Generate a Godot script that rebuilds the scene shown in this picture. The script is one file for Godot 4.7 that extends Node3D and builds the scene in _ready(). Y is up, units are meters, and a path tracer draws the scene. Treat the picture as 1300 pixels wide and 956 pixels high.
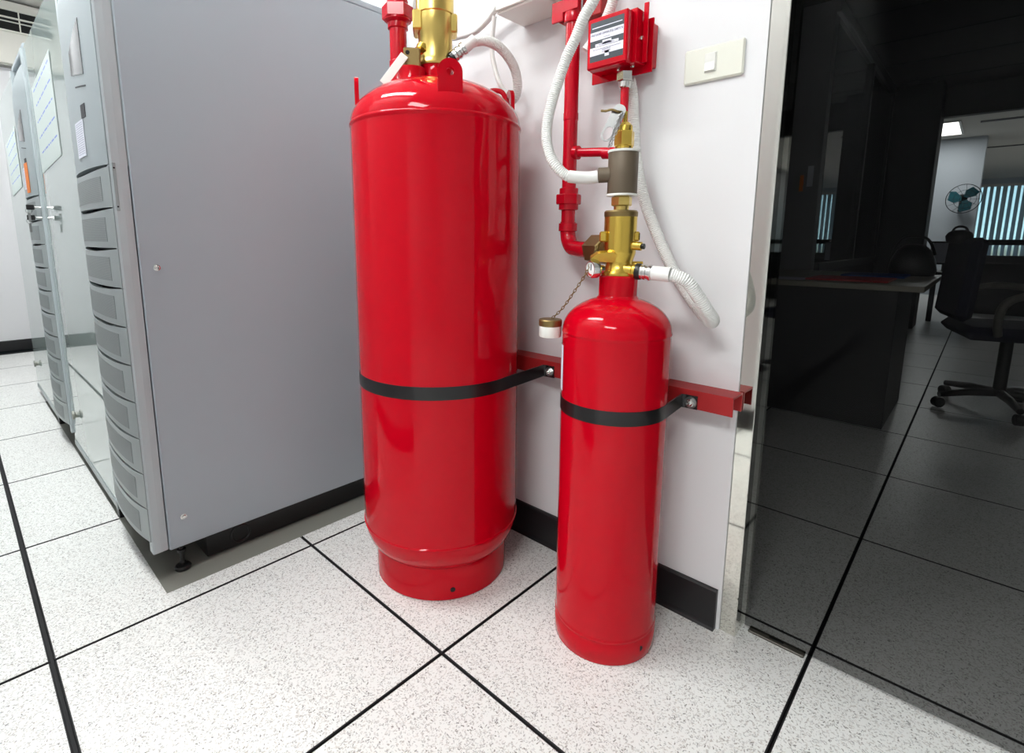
extends Node3D

# ------------------------------------------------------------------ helpers
var M := {}
var rng := RandomNumberGenerator.new()
var used := {}

const SC := Vector3(0.9816, 0, -0.5677)      # axis of the small cylinder
const BC := Vector3(0.8925, 0, -1.0518)      # axis of the large cylinder
const WALL := 1.163                          # face of the white wall
const DW := 1.263                            # its other face
const PIPE := Vector3(1.1, 0, -0.787)        # axis of the red riser on the wall

func mat(n: String, c: Color, rough := 0.5, metal := 0.0, spec := 0.5) -> StandardMaterial3D:
	var m := StandardMaterial3D.new()
	m.resource_name = n
	m.albedo_color = c
	m.roughness = rough
	m.metallic = metal
	m.metallic_specular = spec
	M[n] = m
	return m

func lin(r: float, g: float, b: float, a := 1.0) -> Color:
	var c := Color(r, g, b).linear_to_srgb()
	c.a = a
	return c

func new_st() -> SurfaceTool:
	var st := SurfaceTool.new()
	st.begin(Mesh.PRIMITIVE_TRIANGLES)
	st.set_smooth_group(-1)
	return st

func v(st: SurfaceTool, p: Vector3, uv := Vector2.ZERO) -> void:
	st.set_uv(uv)
	st.add_vertex(p)

func quad(st: SurfaceTool, a: Vector3, b: Vector3, c: Vector3, d: Vector3, ua := Vector2.ZERO, ub := Vector2.ZERO, uc := Vector2.ZERO, ud := Vector2.ZERO) -> void:
	# a b c d counter-clockwise from outside; Godot wants clockwise
	v(st, a, ua); v(st, c, uc); v(st, b, ub)
	v(st, a, ua); v(st, d, ud); v(st, c, uc)

func tri(st: SurfaceTool, a: Vector3, b: Vector3, c: Vector3) -> void:
	v(st, a); v(st, c); v(st, b)

func poly_out(st: SurfaceTool, pts: Array, centre: Vector3) -> void:
	# a flat convex face turned away from centre
	var n: Vector3 = (pts[1] - pts[0]).cross(pts[2] - pts[0])
	var mid := Vector3.ZERO
	for p in pts: mid += p
	mid /= pts.size()
	if n.dot(mid - centre) < 0.0: pts.reverse()
	for i in range(1, pts.size() - 1): tri(st, pts[0], pts[i], pts[i + 1])

func box(st: SurfaceTool, lo: Vector3, hi: Vector3, ch := 0.0, xf := Transform3D.IDENTITY) -> void:
	st.set_smooth_group(-1)
	var c := (lo + hi) / 2.0
	var h := (hi - lo).abs() / 2.0
	ch = minf(ch, minf(h.x, minf(h.y, h.z)) * 0.9)
	var cw := xf * c
	if ch <= 0.0:
		for ax in 3:
			for s in [-1.0, 1.0]:
				var pts := []
				for q in [[-1, -1], [1, -1], [1, 1], [-1, 1]]:
					var p := Vector3.ZERO
					p[ax] = s * h[ax]; p[(ax + 1) % 3] = q[0] * h[(ax + 1) % 3]; p[(ax + 2) % 3] = q[1] * h[(ax + 2) % 3]
					pts.append(xf * (c + p))
				poly_out(st, pts, cw)
		return
	var corner := func(sx, sy, sz, ax) -> Vector3:
		var p := Vector3(sx * (h.x - ch), sy * (h.y - ch), sz * (h.z - ch))
		var s := [sx, sy, sz]
		p[ax] = s[ax] * h[ax]
		return xf * (c + p)
	for ax in 3:
		for s in [-1, 1]:
			var pts := []
			for q in [[-1, -1], [1, -1], [1, 1], [-1, 1]]:
				var e := [0, 0, 0]
				e[ax] = s; e[(ax + 1) % 3] = q[0]; e[(ax + 2) % 3] = q[1]
				pts.append(corner.call(e[0], e[1], e[2], ax))
			poly_out(st, pts, cw)
			for s2 in [-1, 1]:
				var a2 := (ax + 1) % 3
				var a3 := (ax + 2) % 3
				var e1 := [0, 0, 0]; e1[ax] = s; e1[a2] = s2; e1[a3] = -1
				var e2 := e1.duplicate(); e2[a3] = 1
				poly_out(st, [corner.call(e1[0], e1[1], e1[2], ax), corner.call(e2[0], e2[1], e2[2], ax), corner.call(e2[0], e2[1], e2[2], a2), corner.call(e1[0], e1[1], e1[2], a2)], cw)
	for sx in [-1, 1]:
		for sy in [-1, 1]:
			for sz in [-1, 1]:
				poly_out(st, [corner.call(sx, sy, sz, 0), corner.call(sx, sy, sz, 1), corner.call(sx, sy, sz, 2)], cw)

func frame_for(axis: Vector3) -> Basis:
	# columns u, axis, w with u x w = axis (so theta turns counter-clockwise round the axis)
	var k := axis.normalized()
	var u := k.cross(Vector3.UP) if absf(k.y) < 0.95 else Vector3.RIGHT - k * k.x
	u = u.normalized()
	return Basis(u, k, k.cross(u))

func lathe(st: SurfaceTool, base: Vector3, axis: Vector3, prof: Array, n := 32, smooth_deg := 32.0, a0 := 0.0, a1 := TAU) -> void:
	# prof: [radius, height] from the lower end to the upper end
	var f := frame_for(axis)
	var g := 1
	for i in prof.size() - 1:
		if i > 0:
			var d0 := Vector2(prof[i][0] - prof[i - 1][0], prof[i][1] - prof[i - 1][1])
			var d1 := Vector2(prof[i + 1][0] - prof[i][0], prof[i + 1][1] - prof[i][1])
			if absf(d0.angle_to(d1)) > deg_to_rad(smooth_deg): g += 1
		st.set_smooth_group(g)
		for k in n:
			var t0 := a0 + (a1 - a0) * k / n
			var t1 := a0 + (a1 - a0) * (k + 1) / n
			if k + 1 == n and a1 - a0 > TAU - 0.001: t1 = a0
			var r0: float = prof[i][0]; var r1: float = prof[i + 1][0]
			var d0 := f.x * cos(t0) + f.z * sin(t0)
			var d1 := f.x * cos(t1) + f.z * sin(t1)
			var p0: Vector3 = base + f.y * prof[i][1]
			var p1: Vector3 = base + f.y * prof[i + 1][1]
			if r0 < 1e-6: tri(st, p0, p1 + d1 * r1, p1 + d0 * r1)
			elif r1 < 1e-6: tri(st, p0 + d0 * r0, p0 + d1 * r0, p1)
			else: quad(st, p0 + d0 * r0, p0 + d1 * r0, p1 + d1 * r1, p1 + d0 * r1)
	st.set_smooth_group(-1)

func cyl(st: SurfaceTool, a: Vector3, b: Vector3, r: float, ch := 0.0, n := 24) -> void:
	var l := (b - a).length()
	if ch > 0.0: lathe(st, a, b - a, [[0, 0], [r - ch, 0], [r, ch], [r, l - ch], [r - ch, l], [0, l]], n)
	else: lathe(st, a, b - a, [[0, 0], [r, 0], [r, l], [0, l]], n)

func hexnut(st: SurfaceTool, a: Vector3, b: Vector3, r: float, ch := 0.002) -> void:
	var f := frame_for(b - a)
	var l := (b - a).length()
	st.set_smooth_group(-1)
	var prof := [[0.0, 0.0], [r - ch, 0.0], [r, ch], [r, l - ch], [r - ch, l], [0.0, l]]
	for i in prof.size() - 1:
		for k in 6:
			var t0 := TAU * k / 6.0 + 0.26
			var t1 := TAU * (k + 1) / 6.0 + 0.26
			var d0 := f.x * cos(t0) + f.z * sin(t0)
			var d1 := f.x * cos(t1) + f.z * sin(t1)
			var p0: Vector3 = a + f.y * prof[i][1]
			var p1: Vector3 = a + f.y * prof[i + 1][1]
			quad(st, p0 + d0 * prof[i][0], p0 + d1 * prof[i][0], p1 + d1 * prof[i + 1][0], p1 + d0 * prof[i + 1][0])

func curve_pts(pts: Array, step: float) -> Array:
	var c := Curve3D.new()
	c.bake_interval = step
	for i in pts.size():
		var p: Vector3 = pts[i]
		var a := Vector3.ZERO
		var b := Vector3.ZERO
		if i > 0 and i < pts.size() - 1:
			var la: float = (p - pts[i - 1]).length()
			var lb: float = (pts[i + 1] - p).length()
			var d: Vector3 = ((p - pts[i - 1]) / la * lb + (pts[i + 1] - p) / lb * la).normalized()
			a = -d * la / 3.0
			b = d * lb / 3.0
		c.add_point(p, a, b)
	var l := c.get_baked_length()
	var n := maxi(2, int(l / step))
	var out := []
	for i in n + 1: out.append(c.sample_baked(l * i / n, true))
	return out

func tube(st: SurfaceTool, pts: Array, radii: Array, n := 12, caps := true) -> void:
	var u := Vector3.ZERO
	var rings := []
	for i in pts.size():
		var d: Vector3 = (pts[mini(i + 1, pts.size() - 1)] - pts[maxi(i - 1, 0)]).normalized()
		if i == 0: u = frame_for(d).x
		else: u = (u - d * u.dot(d)).normalized()
		var w := d.cross(u)
		var ring := []
		var r: float = radii[i % radii.size()]
		for k in n: ring.append(pts[i] + (u * cos(TAU * k / n) + w * sin(TAU * k / n)) * r)
		rings.append(ring)
	for i in rings.size() - 1:
		st.set_smooth_group(1 if radii.size() == 1 or i % 2 == 0 else 2)
		for k in n:
			quad(st, rings[i][k], rings[i][(k + 1) % n], rings[i + 1][(k + 1) % n], rings[i + 1][k])
	st.set_smooth_group(-1)
	if caps:
		for k in range(1, n - 1):
			tri(st, rings[0][0], rings[0][k + 1], rings[0][k])
			tri(st, rings[-1][0], rings[-1][k], rings[-1][k + 1])

func prism(st: SurfaceTool, poly: PackedVector2Array, xf: Transform3D, depth: float) -> void:
	# polygon in the xy plane of xf, pushed along its z
	st.set_smooth_group(-1)
	if Geometry2D.is_polygon_clockwise(poly): poly.reverse()
	var idx := Geometry2D.triangulate_polygon(poly)
	for i in range(0, idx.size(), 3):
		var a := poly[idx[i]]; var b := poly[idx[i + 1]]; var c := poly[idx[i + 2]]
		if (b - a).cross(c - a) < 0.0:
			var t := b; b = c; c = t
		tri(st, xf * Vector3(a.x, a.y, depth), xf * Vector3(b.x, b.y, depth), xf * Vector3(c.x, c.y, depth))
		tri(st, xf * Vector3(a.x, a.y, 0), xf * Vector3(c.x, c.y, 0), xf * Vector3(b.x, b.y, 0))
	for i in poly.size():
		var a := poly[i]; var b := poly[(i + 1) % poly.size()]
		quad(st, xf * Vector3(a.x, a.y, 0), xf * Vector3(b.x, b.y, 0), xf * Vector3(b.x, b.y, depth), xf * Vector3(a.x, a.y, depth))

func holed(st: SurfaceTool, outer: PackedVector2Array, inner: PackedVector2Array, xf: Transform3D, depth: float) -> void:
	# plate with a hole: outer and inner have the same number of points, both counter-clockwise
	st.set_smooth_group(-1)
	var n := outer.size()
	var P := func(q: Vector2, z: float) -> Vector3: return xf * Vector3(q.x, q.y, z)
	for i in n:
		var j := (i + 1) % n
		quad(st, P.call(inner[i], depth), P.call(outer[i], depth), P.call(outer[j], depth), P.call(inner[j], depth))
		quad(st, P.call(inner[j], 0.0), P.call(outer[j], 0.0), P.call(outer[i], 0.0), P.call(inner[i], 0.0))
		quad(st, P.call(outer[i], 0.0), P.call(outer[j], 0.0), P.call(outer[j], depth), P.call(outer[i], depth))
		quad(st, P.call(inner[j], 0.0), P.call(inner[i], 0.0), P.call(inner[i], depth), P.call(inner[j], depth))

func ribbon(st: SurfaceTool, path: Array, y0: float, y1: float, th: float) -> void:
	# flat band standing on edge along a plan path (Vector2 x,z), th outwards to the left of travel
	var o := []
	for i in path.size():
		var d: Vector2 = (path[mini(i + 1, path.size() - 1)] - path[maxi(i - 1, 0)]).normalized()
		o.append(path[i] + Vector2(d.y, -d.x) * th)
	var P := func(q: Vector2, y: float) -> Vector3: return Vector3(q.x, y, q.y)
	st.set_smooth_group(-1)
	for i in path.size() - 1:
		st.set_smooth_group(1)
		quad(st, P.call(o[i + 1], y0), P.call(o[i], y0), P.call(o[i], y1), P.call(o[i + 1], y1))
		st.set_smooth_group(2)
		quad(st, P.call(path[i], y0), P.call(path[i + 1], y0), P.call(path[i + 1], y1), P.call(path[i], y1))
		st.set_smooth_group(3)
		quad(st, P.call(o[i], y1), P.call(path[i], y1), P.call(path[i + 1], y1), P.call(o[i + 1], y1))
		st.set_smooth_group(4)
		quad(st, P.call(path[i], y0), P.call(o[i], y0), P.call(o[i + 1], y0), P.call(path[i + 1], y0))
	st.set_smooth_group(-1)

func numbered(n: String) -> String:
	if not used.has(n):
		used[n] = 0
		return n
	used[n] += 1
	return "%s_%03d" % [n, used[n]]

func gpos(o: Node) -> Vector3:
	var p := Vector3.ZERO
	while o is Node3D and o != self:
		p += o.position
		o = o.get_parent()
	return p

func obj(called: String, st: SurfaceTool, m: Material, parent: Node3D = null) -> MeshInstance3D:
	# geometry is given in world coordinates; the mesh is moved back by its parents' place
	st.generate_normals()
	var o := MeshInstance3D.new()
	o.mesh = st.commit()
	o.material_override = m
	o.cast_shadow = GeometryInstance3D.SHADOW_CASTING_SETTING_ON
	if parent == null:
		o.name = numbered(called)
		add_child(o)
	else:
		o.name = called
		o.position = -gpos(parent)
		parent.add_child(o, true)
	return o

func tag(o: Node3D, label: String, category: String, group := "") -> Node3D:
	o.set_meta("label", label)
	o.set_meta("category", category)
	if group: o.set_meta("group", group)
	return o

func thing(called: String, label: String, category: String, at := Vector3.ZERO, group := "") -> Node3D:
	var o := Node3D.new()
	o.name = numbered(called)
	add_child(o)
	o.position = at
	tag(o, label, category, group)
	return o

func struct(called: String, st: SurfaceTool, m: Material, parent: Node3D = null, label := "", category := "") -> MeshInstance3D:
	var o := obj(called, st, m, parent)
	if parent == null:
		o.set_meta("kind", "structure")
		if label:
			o.set_meta("label", label)
			o.set_meta("category", category)
	return o

func bx(lo: Vector3, hi: Vector3, ch := 0.0) -> SurfaceTool:
	var st := new_st()
	box(st, lo, hi, ch)
	return st

func SL(a: float, y: float, b: float) -> Vector3:   # beside the small cylinder: right, height, towards the aisle
	return SC + Vector3(0.4988, 0, 0.8667) * a + Vector3(-0.8667, 0, 0.4988) * b + Vector3(0, y, 0)

func BL(a: float, y: float, b: float) -> Vector3:
	return BC + Vector3(0.7625, 0, 0.647) * a + Vector3(-0.647, 0, 0.7625) * b + Vector3(0, y, 0)

# ------------------------------------------------------------------ textures
func speckle(seed_: int) -> ImageTexture:
	var n := 1024
	var r := RandomNumberGenerator.new()
	r.seed = seed_
	var px := PackedByteArray()
	px.resize(n * n * 3)
	for i in n * n:
		var k := 224 + r.randi() % 8
		px[i * 3] = k; px[i * 3 + 1] = k; px[i * 3 + 2] = k - 2
	for i in 19000:
		var p := Vector2(r.randf() * n, r.randf() * n)
		var d := Vector2.from_angle(r.randf() * TAU)
		var bend := r.randf_range(-0.14, 0.14)
		var l := r.randi_range(2, 8)
		var dark := r.randf()
		var tone := 206 if dark < 0.45 else 182 if dark < 0.9 else 128
		var warm := r.randi_range(0, 10)
		var w := 2 if r.randf() < 0.6 else 3
		for s in l:
			p += d
			d = d.rotated(bend)
			for wy in w:
				for wx in w:
					var x := posmod(int(p.x) + wx, n)
					var y := posmod(int(p.y) + wy, n)
					var j := (y * n + x) * 3
					px[j] = tone; px[j + 1] = tone - warm / 2; px[j + 2] = tone - warm
	return ImageTexture.create_from_image(Image.create_from_data(n, n, false, Image.FORMAT_RGB8, px))

func dots() -> ImageTexture:
	var im := Image.create(32, 32, false, Image.FORMAT_RGB8)
	im.fill(Color(0.56, 0.585, 0.585))
	for y in 32:
		for x in 32:
			var a := Vector2(x % 16 - 7.5, y % 16 - 7.5).length()
			if a < 4.6: im.set_pixel(x, y, Color(0.36, 0.36, 0.37))
	return ImageTexture.create_from_image(im)

func page(seed_: int, paper: Color, ink: Color, rows: int) -> ImageTexture:
	var r := RandomNumberGenerator.new()
	r.seed = seed_
	var im := Image.create(96, 128, false, Image.FORMAT_RGB8)
	im.fill(paper)
	for k in rows:
		var y := 8 + int(k * 116.0 / rows)
		var x := 8
		while x < 84:
			var w := r.randi_range(4, 14)
			im.fill_rect(Rect2i(x, y, mini(w, 88 - x), 2), ink)
			x += w + 3
	return ImageTexture.create_from_image(im)

func with_tex(n: String, t: Texture2D, rough := 0.6) -> StandardMaterial3D:
	var m := mat(n, Color.WHITE, rough)
	m.albedo_texture = t
	return m

# ------------------------------------------------------------------ scene
func _ready() -> void:
	rng.seed = 7
	# camera: lens shifted, as the photograph is a crop
	var cam := Camera3D.new()
	cam.name = "camera"
	cam.projection = Camera3D.PROJECTION_FRUSTUM
	cam.near = 0.05
	cam.far = 60.0
	var f := 655.674
	cam.size = 956.0 / f * cam.near
	cam.frustum_offset = Vector2(20.0, -65.0) / f * cam.near
	cam.transform = Transform3D(Basis(Vector3(0.68630799, 0.00471949, 0.72729572), Vector3(0.11443105, 0.98682392, -0.11438573), Vector3(-0.71825266, 0.16172905, 0.67672508)), Vector3(0, 0.91196, 0))
	add_child(cam)
	cam.current = true

	var env := Environment.new()
	env.background_mode = Environment.BG_SKY
	var sky := Sky.new()
	var sm := ProceduralSkyMaterial.new()
	sm.sky_top_color = Color(0.35, 0.55, 0.75)
	sm.sky_horizon_color = Color(0.72, 0.92, 0.95)
	sm.ground_horizon_color = Color(0.55, 0.65, 0.62)
	sm.ground_bottom_color = Color(0.25, 0.28, 0.26)
	sky.sky_material = sm
	env.sky = sky
	env.background_energy_multiplier = 3.0
	env.tonemap_mode = Environment.TONE_MAPPER_LINEAR
	env.tonemap_exposure = 1.04
	env.sdfgi_enabled = true
	env.ssao_enabled = true
	env.ssil_enabled = true
	var we := WorldEnvironment.new()
	we.name = "environment"
	we.environment = env
	add_child(we)

	materials()
	# ceiling lamps of the machine room: place, size along x and z, power
	troffer(Vector3(-1.5, 2.72, 0.15), 0.6, 1.2, 6.0, "ceiling light over the open floor beside the doorway")
	troffer(Vector3(0.05, 2.72, -1.55), 0.3, 1.2, 3.8, "ceiling light above the aisle in front of the nearest cabinet")
	troffer(Vector3(0.05, 2.72, -3.9), 0.3, 1.2, 3.6, "ceiling light above the far end of the cabinet aisle")
	troffer(Vector3(10.9, 2.66, -0.68), 1.2, 0.3, 2.2, "small lit ceiling panel above the wall fan in the far office")

	troffer(Vector3(14.5, 2.66, 1.9), 0.6, 1.2, 5.0, "ceiling light deep in the far office towards the window")

	shell()
	floor_tiles()
	cabinets()
	big_cylinder()
	small_cylinder()
	mounts()
	pipes()
	hoses()
	wall_fittings()
	dark_room()
	far_office()

func materials() -> void:
	mat("white_wall", lin(0.725, 0.72, 0.735), 0.55, 0, 0.4)
	mat("cream_wall", lin(0.72, 0.70, 0.64), 0.6, 0, 0.4)
	mat("ceiling_white", lin(0.70, 0.68, 0.64), 0.8, 0, 0.3)
	mat("black_trim", Color(0.085, 0.085, 0.095), 0.45)
	mat("joint_black", Color(0.06, 0.055, 0.07), 0.7)
	mat("red_paint", lin(0.50, 0.001, 0.010), 0.06, 0, 0.32)
	mat("red_pipe_paint", lin(0.48, 0.004, 0.016), 0.15, 0, 0.42)
	mat("red_oxide", lin(0.36, 0.018, 0.02), 0.42, 0, 0.4)
	mat("brass", Color(0.83, 0.73, 0.42), 0.30, 0.95)
	mat("brass_gold", Color(0.82, 0.70, 0.32), 0.27, 0.92)
	mat("bronze", Color(0.53, 0.45, 0.29), 0.40, 0.85)
	mat("plate_metal", Color(0.33, 0.315, 0.29), 0.4, 0.5)
	mat("brown_coil", Color(0.40, 0.35, 0.29), 0.5, 0.25)
	mat("chrome", Color(0.86, 0.86, 0.85), 0.16, 1.0)
	mat("steel", Color(0.60, 0.60, 0.60), 0.32, 1.0)
	mat("mirror_steel", Color(0.86, 0.86, 0.83), 0.05, 1.0)
	mat("black_steel", Color(0.075, 0.075, 0.08), 0.3)
	mat("dark_hole", Color(0.02, 0.02, 0.02), 0.8)
	mat("black_plastic", Color(0.07, 0.07, 0.075), 0.4)
	mat("white_hose", lin(0.77, 0.77, 0.75), 0.42)
	mat("white_plastic", lin(0.78, 0.78, 0.74), 0.35)
	mat("cream_plastic", lin(0.73, 0.73, 0.65), 0.32)
	mat("cabinet_side", Color(0.665, 0.70, 0.73), 0.40)
	mat("cabinet_frame", Color(0.62, 0.66, 0.675), 0.4)
	mat("stile_grey", Color(0.72, 0.755, 0.77), 0.4)
	mat("cabinet_light", Color(0.60, 0.63, 0.635), 0.35)
	mat("cabinet_dark", Color(0.19, 0.19, 0.21), 0.6)
	mat("glass_door", Color(0.70, 0.75, 0.74), 0.02, 0.1, 0.75)
	mat("display_glass", Color(0.30, 0.30, 0.31), 0.05, 0.1, 0.6)
	mat("glass_edge", Color(0.46, 0.55, 0.62), 0.2, 0, 0.6)
	mat("recess_grey", Color(0.56, 0.56, 0.53), 0.45, 0.3)
	mat("gauge_face", Color(0.9, 0.9, 0.9), 0.4)
	mat("orange", Color(0.95, 0.5, 0.1), 0.5)
	mat("dark_label", Color(0.19, 0.23, 0.26), 0.4)
	mat("label_white", Color(0.88, 0.88, 0.93), 0.5)
	mat("ink", Color(0.25, 0.25, 0.38), 0.6)
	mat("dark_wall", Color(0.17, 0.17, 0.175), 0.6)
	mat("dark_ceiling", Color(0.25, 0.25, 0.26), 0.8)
	mat("pillar_grey", Color(0.55, 0.55, 0.56), 0.6)
	mat("desk_panel", Color(0.16, 0.16, 0.165), 0.55)
	mat("desk_top", Color(0.62, 0.60, 0.54), 0.4)
	mat("navy_fabric", Color(0.06, 0.07, 0.17), 0.85)
	mat("grey_plastic", Color(0.40, 0.39, 0.36), 0.45)
	mat("red_folder", Color(0.75, 0.06, 0.10), 0.5)
	mat("blue_folder", Color(0.08, 0.25, 0.55), 0.5)
	mat("office_wall", Color(0.80, 0.83, 0.86), 0.6)
	mat("fan_blue", Color(0.2, 0.45, 0.5, 0.8), 0.3)
	mat("blind", lin(0.62, 0.70, 0.72), 0.7)
	M.blind.backlight_enabled = true
	M.blind.backlight = Color(0.35, 0.5, 0.5)
	var tint := mat("tinted_glass", Color(0.006, 0.006, 0.006, 0.31), 0.0, 0, 0.14)
	tint.transparency = BaseMaterial3D.TRANSPARENCY_ALPHA
	var part := mat("partition_glass", Color(0.01, 0.012, 0.013, 0.5), 0.0, 0, 0.7)
	part.transparency = BaseMaterial3D.TRANSPARENCY_ALPHA
	var clear := mat("clear_glass", Color(0.2, 0.25, 0.25, 0.12), 0.0, 0, 0.7)
	clear.transparency = BaseMaterial3D.TRANSPARENCY_ALPHA
	var lampm := mat("lamp_diffuser", Color(1, 1, 1), 0.5)
	lampm.emission_enabled = true
	lampm.emission = Color(1, 1, 0.98)
	lampm.emission_energy_multiplier = 5.0
	with_tex("tile_a", speckle(11), 0.34)
	with_tex("tile_b", speckle(12), 0.34)
	var pf := with_tex("perforated", dots(), 0.5)
	pf.uv1_scale = Vector3(40, 10, 1)
	with_tex("printed_page", page(3, Color(0.88, 0.89, 0.93), Color(0.55, 0.56, 0.66), 15))
	with_tex("blue_marked_page", page(5, Color(0.82, 0.86, 0.85), Color(0.45, 0.55, 0.85), 5))

func troffer(at: Vector3, sx: float, sz: float, power: float, label: String) -> void:
	var t := thing("ceiling_light", "recessed rectangular " + label, "light", at)
	var fr := new_st()
	var hx := sx / 2; var hz := sz / 2
	box(fr, at + Vector3(-hx - 0.03, -0.02, -hz - 0.03), at + Vector3(-hx, 0.0, hz + 0.03), 0.003)
	box(fr, at + Vector3(hx, -0.02, -hz - 0.03), at + Vector3(hx + 0.03, 0.0, hz + 0.03), 0.003)
	box(fr, at + Vector3(-hx, -0.02, -hz - 0.03), at + Vector3(hx, 0.0, -hz), 0.003)
	box(fr, at + Vector3(-hx, -0.02, hz), at + Vector3(hx, 0.0, hz + 0.03), 0.003)
	obj("frame", fr, M.white_plastic, t)
	obj("diffuser", bx(at + Vector3(-hx, -0.012, -hz), at + Vector3(hx, -0.004, hz)), M.lamp_diffuser, t)
	var l := AreaLight3D.new()
	l.name = "lamp"
	l.area_size = Vector2(sx, sz)
	l.light_energy = power
	l.light_color = Color(0.98, 1.0, 0.995)
	l.shadow_enabled = true
	l.area_range = 25.0
	l.area_attenuation = 2.0
	l.position = Vector3(0, -0.022, 0)
	l.rotation_degrees = Vector3(-90, 0, 0)
	t.add_child(l)

# ------------------------------------------------------------------ setting
func shell() -> void:
	var st := bx(Vector3(WALL, 0, -5.84), Vector3(DW, 2.9, -0.364))
	struct("wall_right", st, M.white_wall, null, "white painted wall behind the two red cylinders", "wall")
	st = bx(Vector3(WALL, 2.15, -0.364), Vector3(DW, 2.9, 3.3))
	box(st, Vector3(WALL, 0, 1.3), Vector3(DW, 2.15, 3.3))
	struct("wall_front", st, M.white_wall, null, "white wall over and beyond the glass doorway", "wall")
	struct("wall_back", bx(Vector3(-0.39, 0, -5.94), Vector3(DW, 2.9, -5.74)), M.white_wall, null, "white wall at the far end of the cabinet aisle", "wall")
	struct("wall_left", bx(Vector3(-0.385, 0, -5.94), Vector3(-0.285, 2.9, -0.75)), M.white_wall, null, "white wall across the aisle from the cabinets", "wall")
	st = bx(Vector3(-3.2, 0, -0.85), Vector3(-0.385, 2.9, -0.75))
	box(st, Vector3(-3.3, 0, -0.85), Vector3(-3.2, 2.9, 3.3))
	box(st, Vector3(-3.3, 0, 3.2), Vector3(DW, 2.9, 3.3))
	struct("wall_rear", st, M.white_wall, null, "white walls round the open floor of the machine room", "wall")
	st = bx(Vector3(-3.3, 2.72, -0.85), Vector3(DW, 2.86, 3.3))
	box(st, Vector3(-0.39, 2.72, -5.94), Vector3(DW, 2.86, -0.85))
	struct("ceiling", st, M.ceiling_white, null, "white ceiling of the machine room", "ceiling")
	# bulkhead on the far wall with its slotted air grille
	st = bx(Vector3(-0.285, 2.24, -5.74), Vector3(WALL, 2.70, -5.66), 0.006)
	struct("trim_1", st, M.cream_wall, null, "cream bulkhead along the top of the far wall", "bulkhead")
	struct("trim_2", bx(Vector3(-0.285, 2.225, -5.74), Vector3(WALL, 2.239, -5.652)), M.recess_grey, null, "grey edge strip under the cream bulkhead", "trim")
	var g := thing("air_grille", "long black slotted air grille in the cream bulkhead", "grille", Vector3(0.3, 2.48, -5.66))
	obj("grille_back", bx(Vector3(-0.2, 2.485, -5.665), Vector3(0.74, 2.635, -5.656)), M.dark_hole, g)
	for y in [2.475, 2.545, 2.572, 2.63]:
		obj("rail", bx(Vector3(-0.21, y, -5.66), Vector3(0.75, y + (0.012 if y != 2.545 else 0.007), -5.645), 0.002), M.cream_plastic, g)
	for k in 8:
		var x := -0.2 + 0.94 * k / 7.0
		obj("divider", bx(Vector3(x - 0.004, 2.478, -5.659), Vector3(x + 0.004, 2.64, -5.648), 0.001), M.cream_plastic, g)
	# baseboards: coved black skirting
	st = new_st()
	var prof := PackedVector2Array([Vector2(0, 0), Vector2(0.016, 0), Vector2(0.012, 0.006), Vector2(0.010, 0.014), Vector2(0.010, 0.098), Vector2(0.007, 0.102), Vector2(0, 0.102)])
	prism(st, prof, Transform3D(Basis(Vector3(-1, 0, 0), Vector3(0, 1, 0), Vector3(0, 0, -1)), Vector3(WALL, 0, -0.372)), 5.36)
	struct("baseboard_right", st, M.black_trim, null, "black skirting along the foot of the white wall behind the cylinders", "baseboard")
	struct("baseboard_back", bx(Vector3(-0.285, 0, -5.74), Vector3(WALL - 0.012, 0.088, -5.728), 0.003), M.black_trim, null, "black skirting at the foot of the far wall", "baseboard")
	st = bx(Vector3(-0.285, 0, -5.72), Vector3(-0.273, 0.1, -0.75), 0.003)
	box(st, Vector3(-3.2, 0, -0.75), Vector3(-0.273, 0.1, -0.738), 0.003)
	struct("baseboard_left", st, M.black_trim, null, "black skirting along the wall across the aisle", "baseboard")
	# polished jamb at the end of the white wall, and the tinted glass door
	var d := Node3D.new()
	d.name = "door_1"
	d.position = Vector3(1.2, 0, -0.33)
	d.set_meta("kind", "structure"); d.set_meta("label", "tinted frameless glass door between mirror-polished steel jambs"); d.set_meta("category", "door")
	add_child(d)
	obj("jamb", bx(Vector3(1.166, 0.0, -0.3635), Vector3(1.252, 2.15, -0.328), 0.0012), M.mirror_steel, d)
	obj("jamb", bx(Vector3(1.166, 0.0, 1.265), Vector3(1.252, 2.15, 1.30), 0.0012), M.mirror_steel, d)
	obj("door_leaf", bx(Vector3(1.212, 0.010, -0.322), Vector3(1.222, 2.148, 1.26)), M.tinted_glass, d)
	st = bx(Vector3(1.204, 0.0005, -0.312), Vector3(1.226, 0.006, -0.195), 0.0015)
	var fp := struct("threshold_plate", st, M.plate_metal, d)
	obj("plate_slot", bx(Vector3(1.212, 0.0055, -0.268), Vector3(1.219, 0.0066, -0.238)), M.dark_hole, fp)

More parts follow.
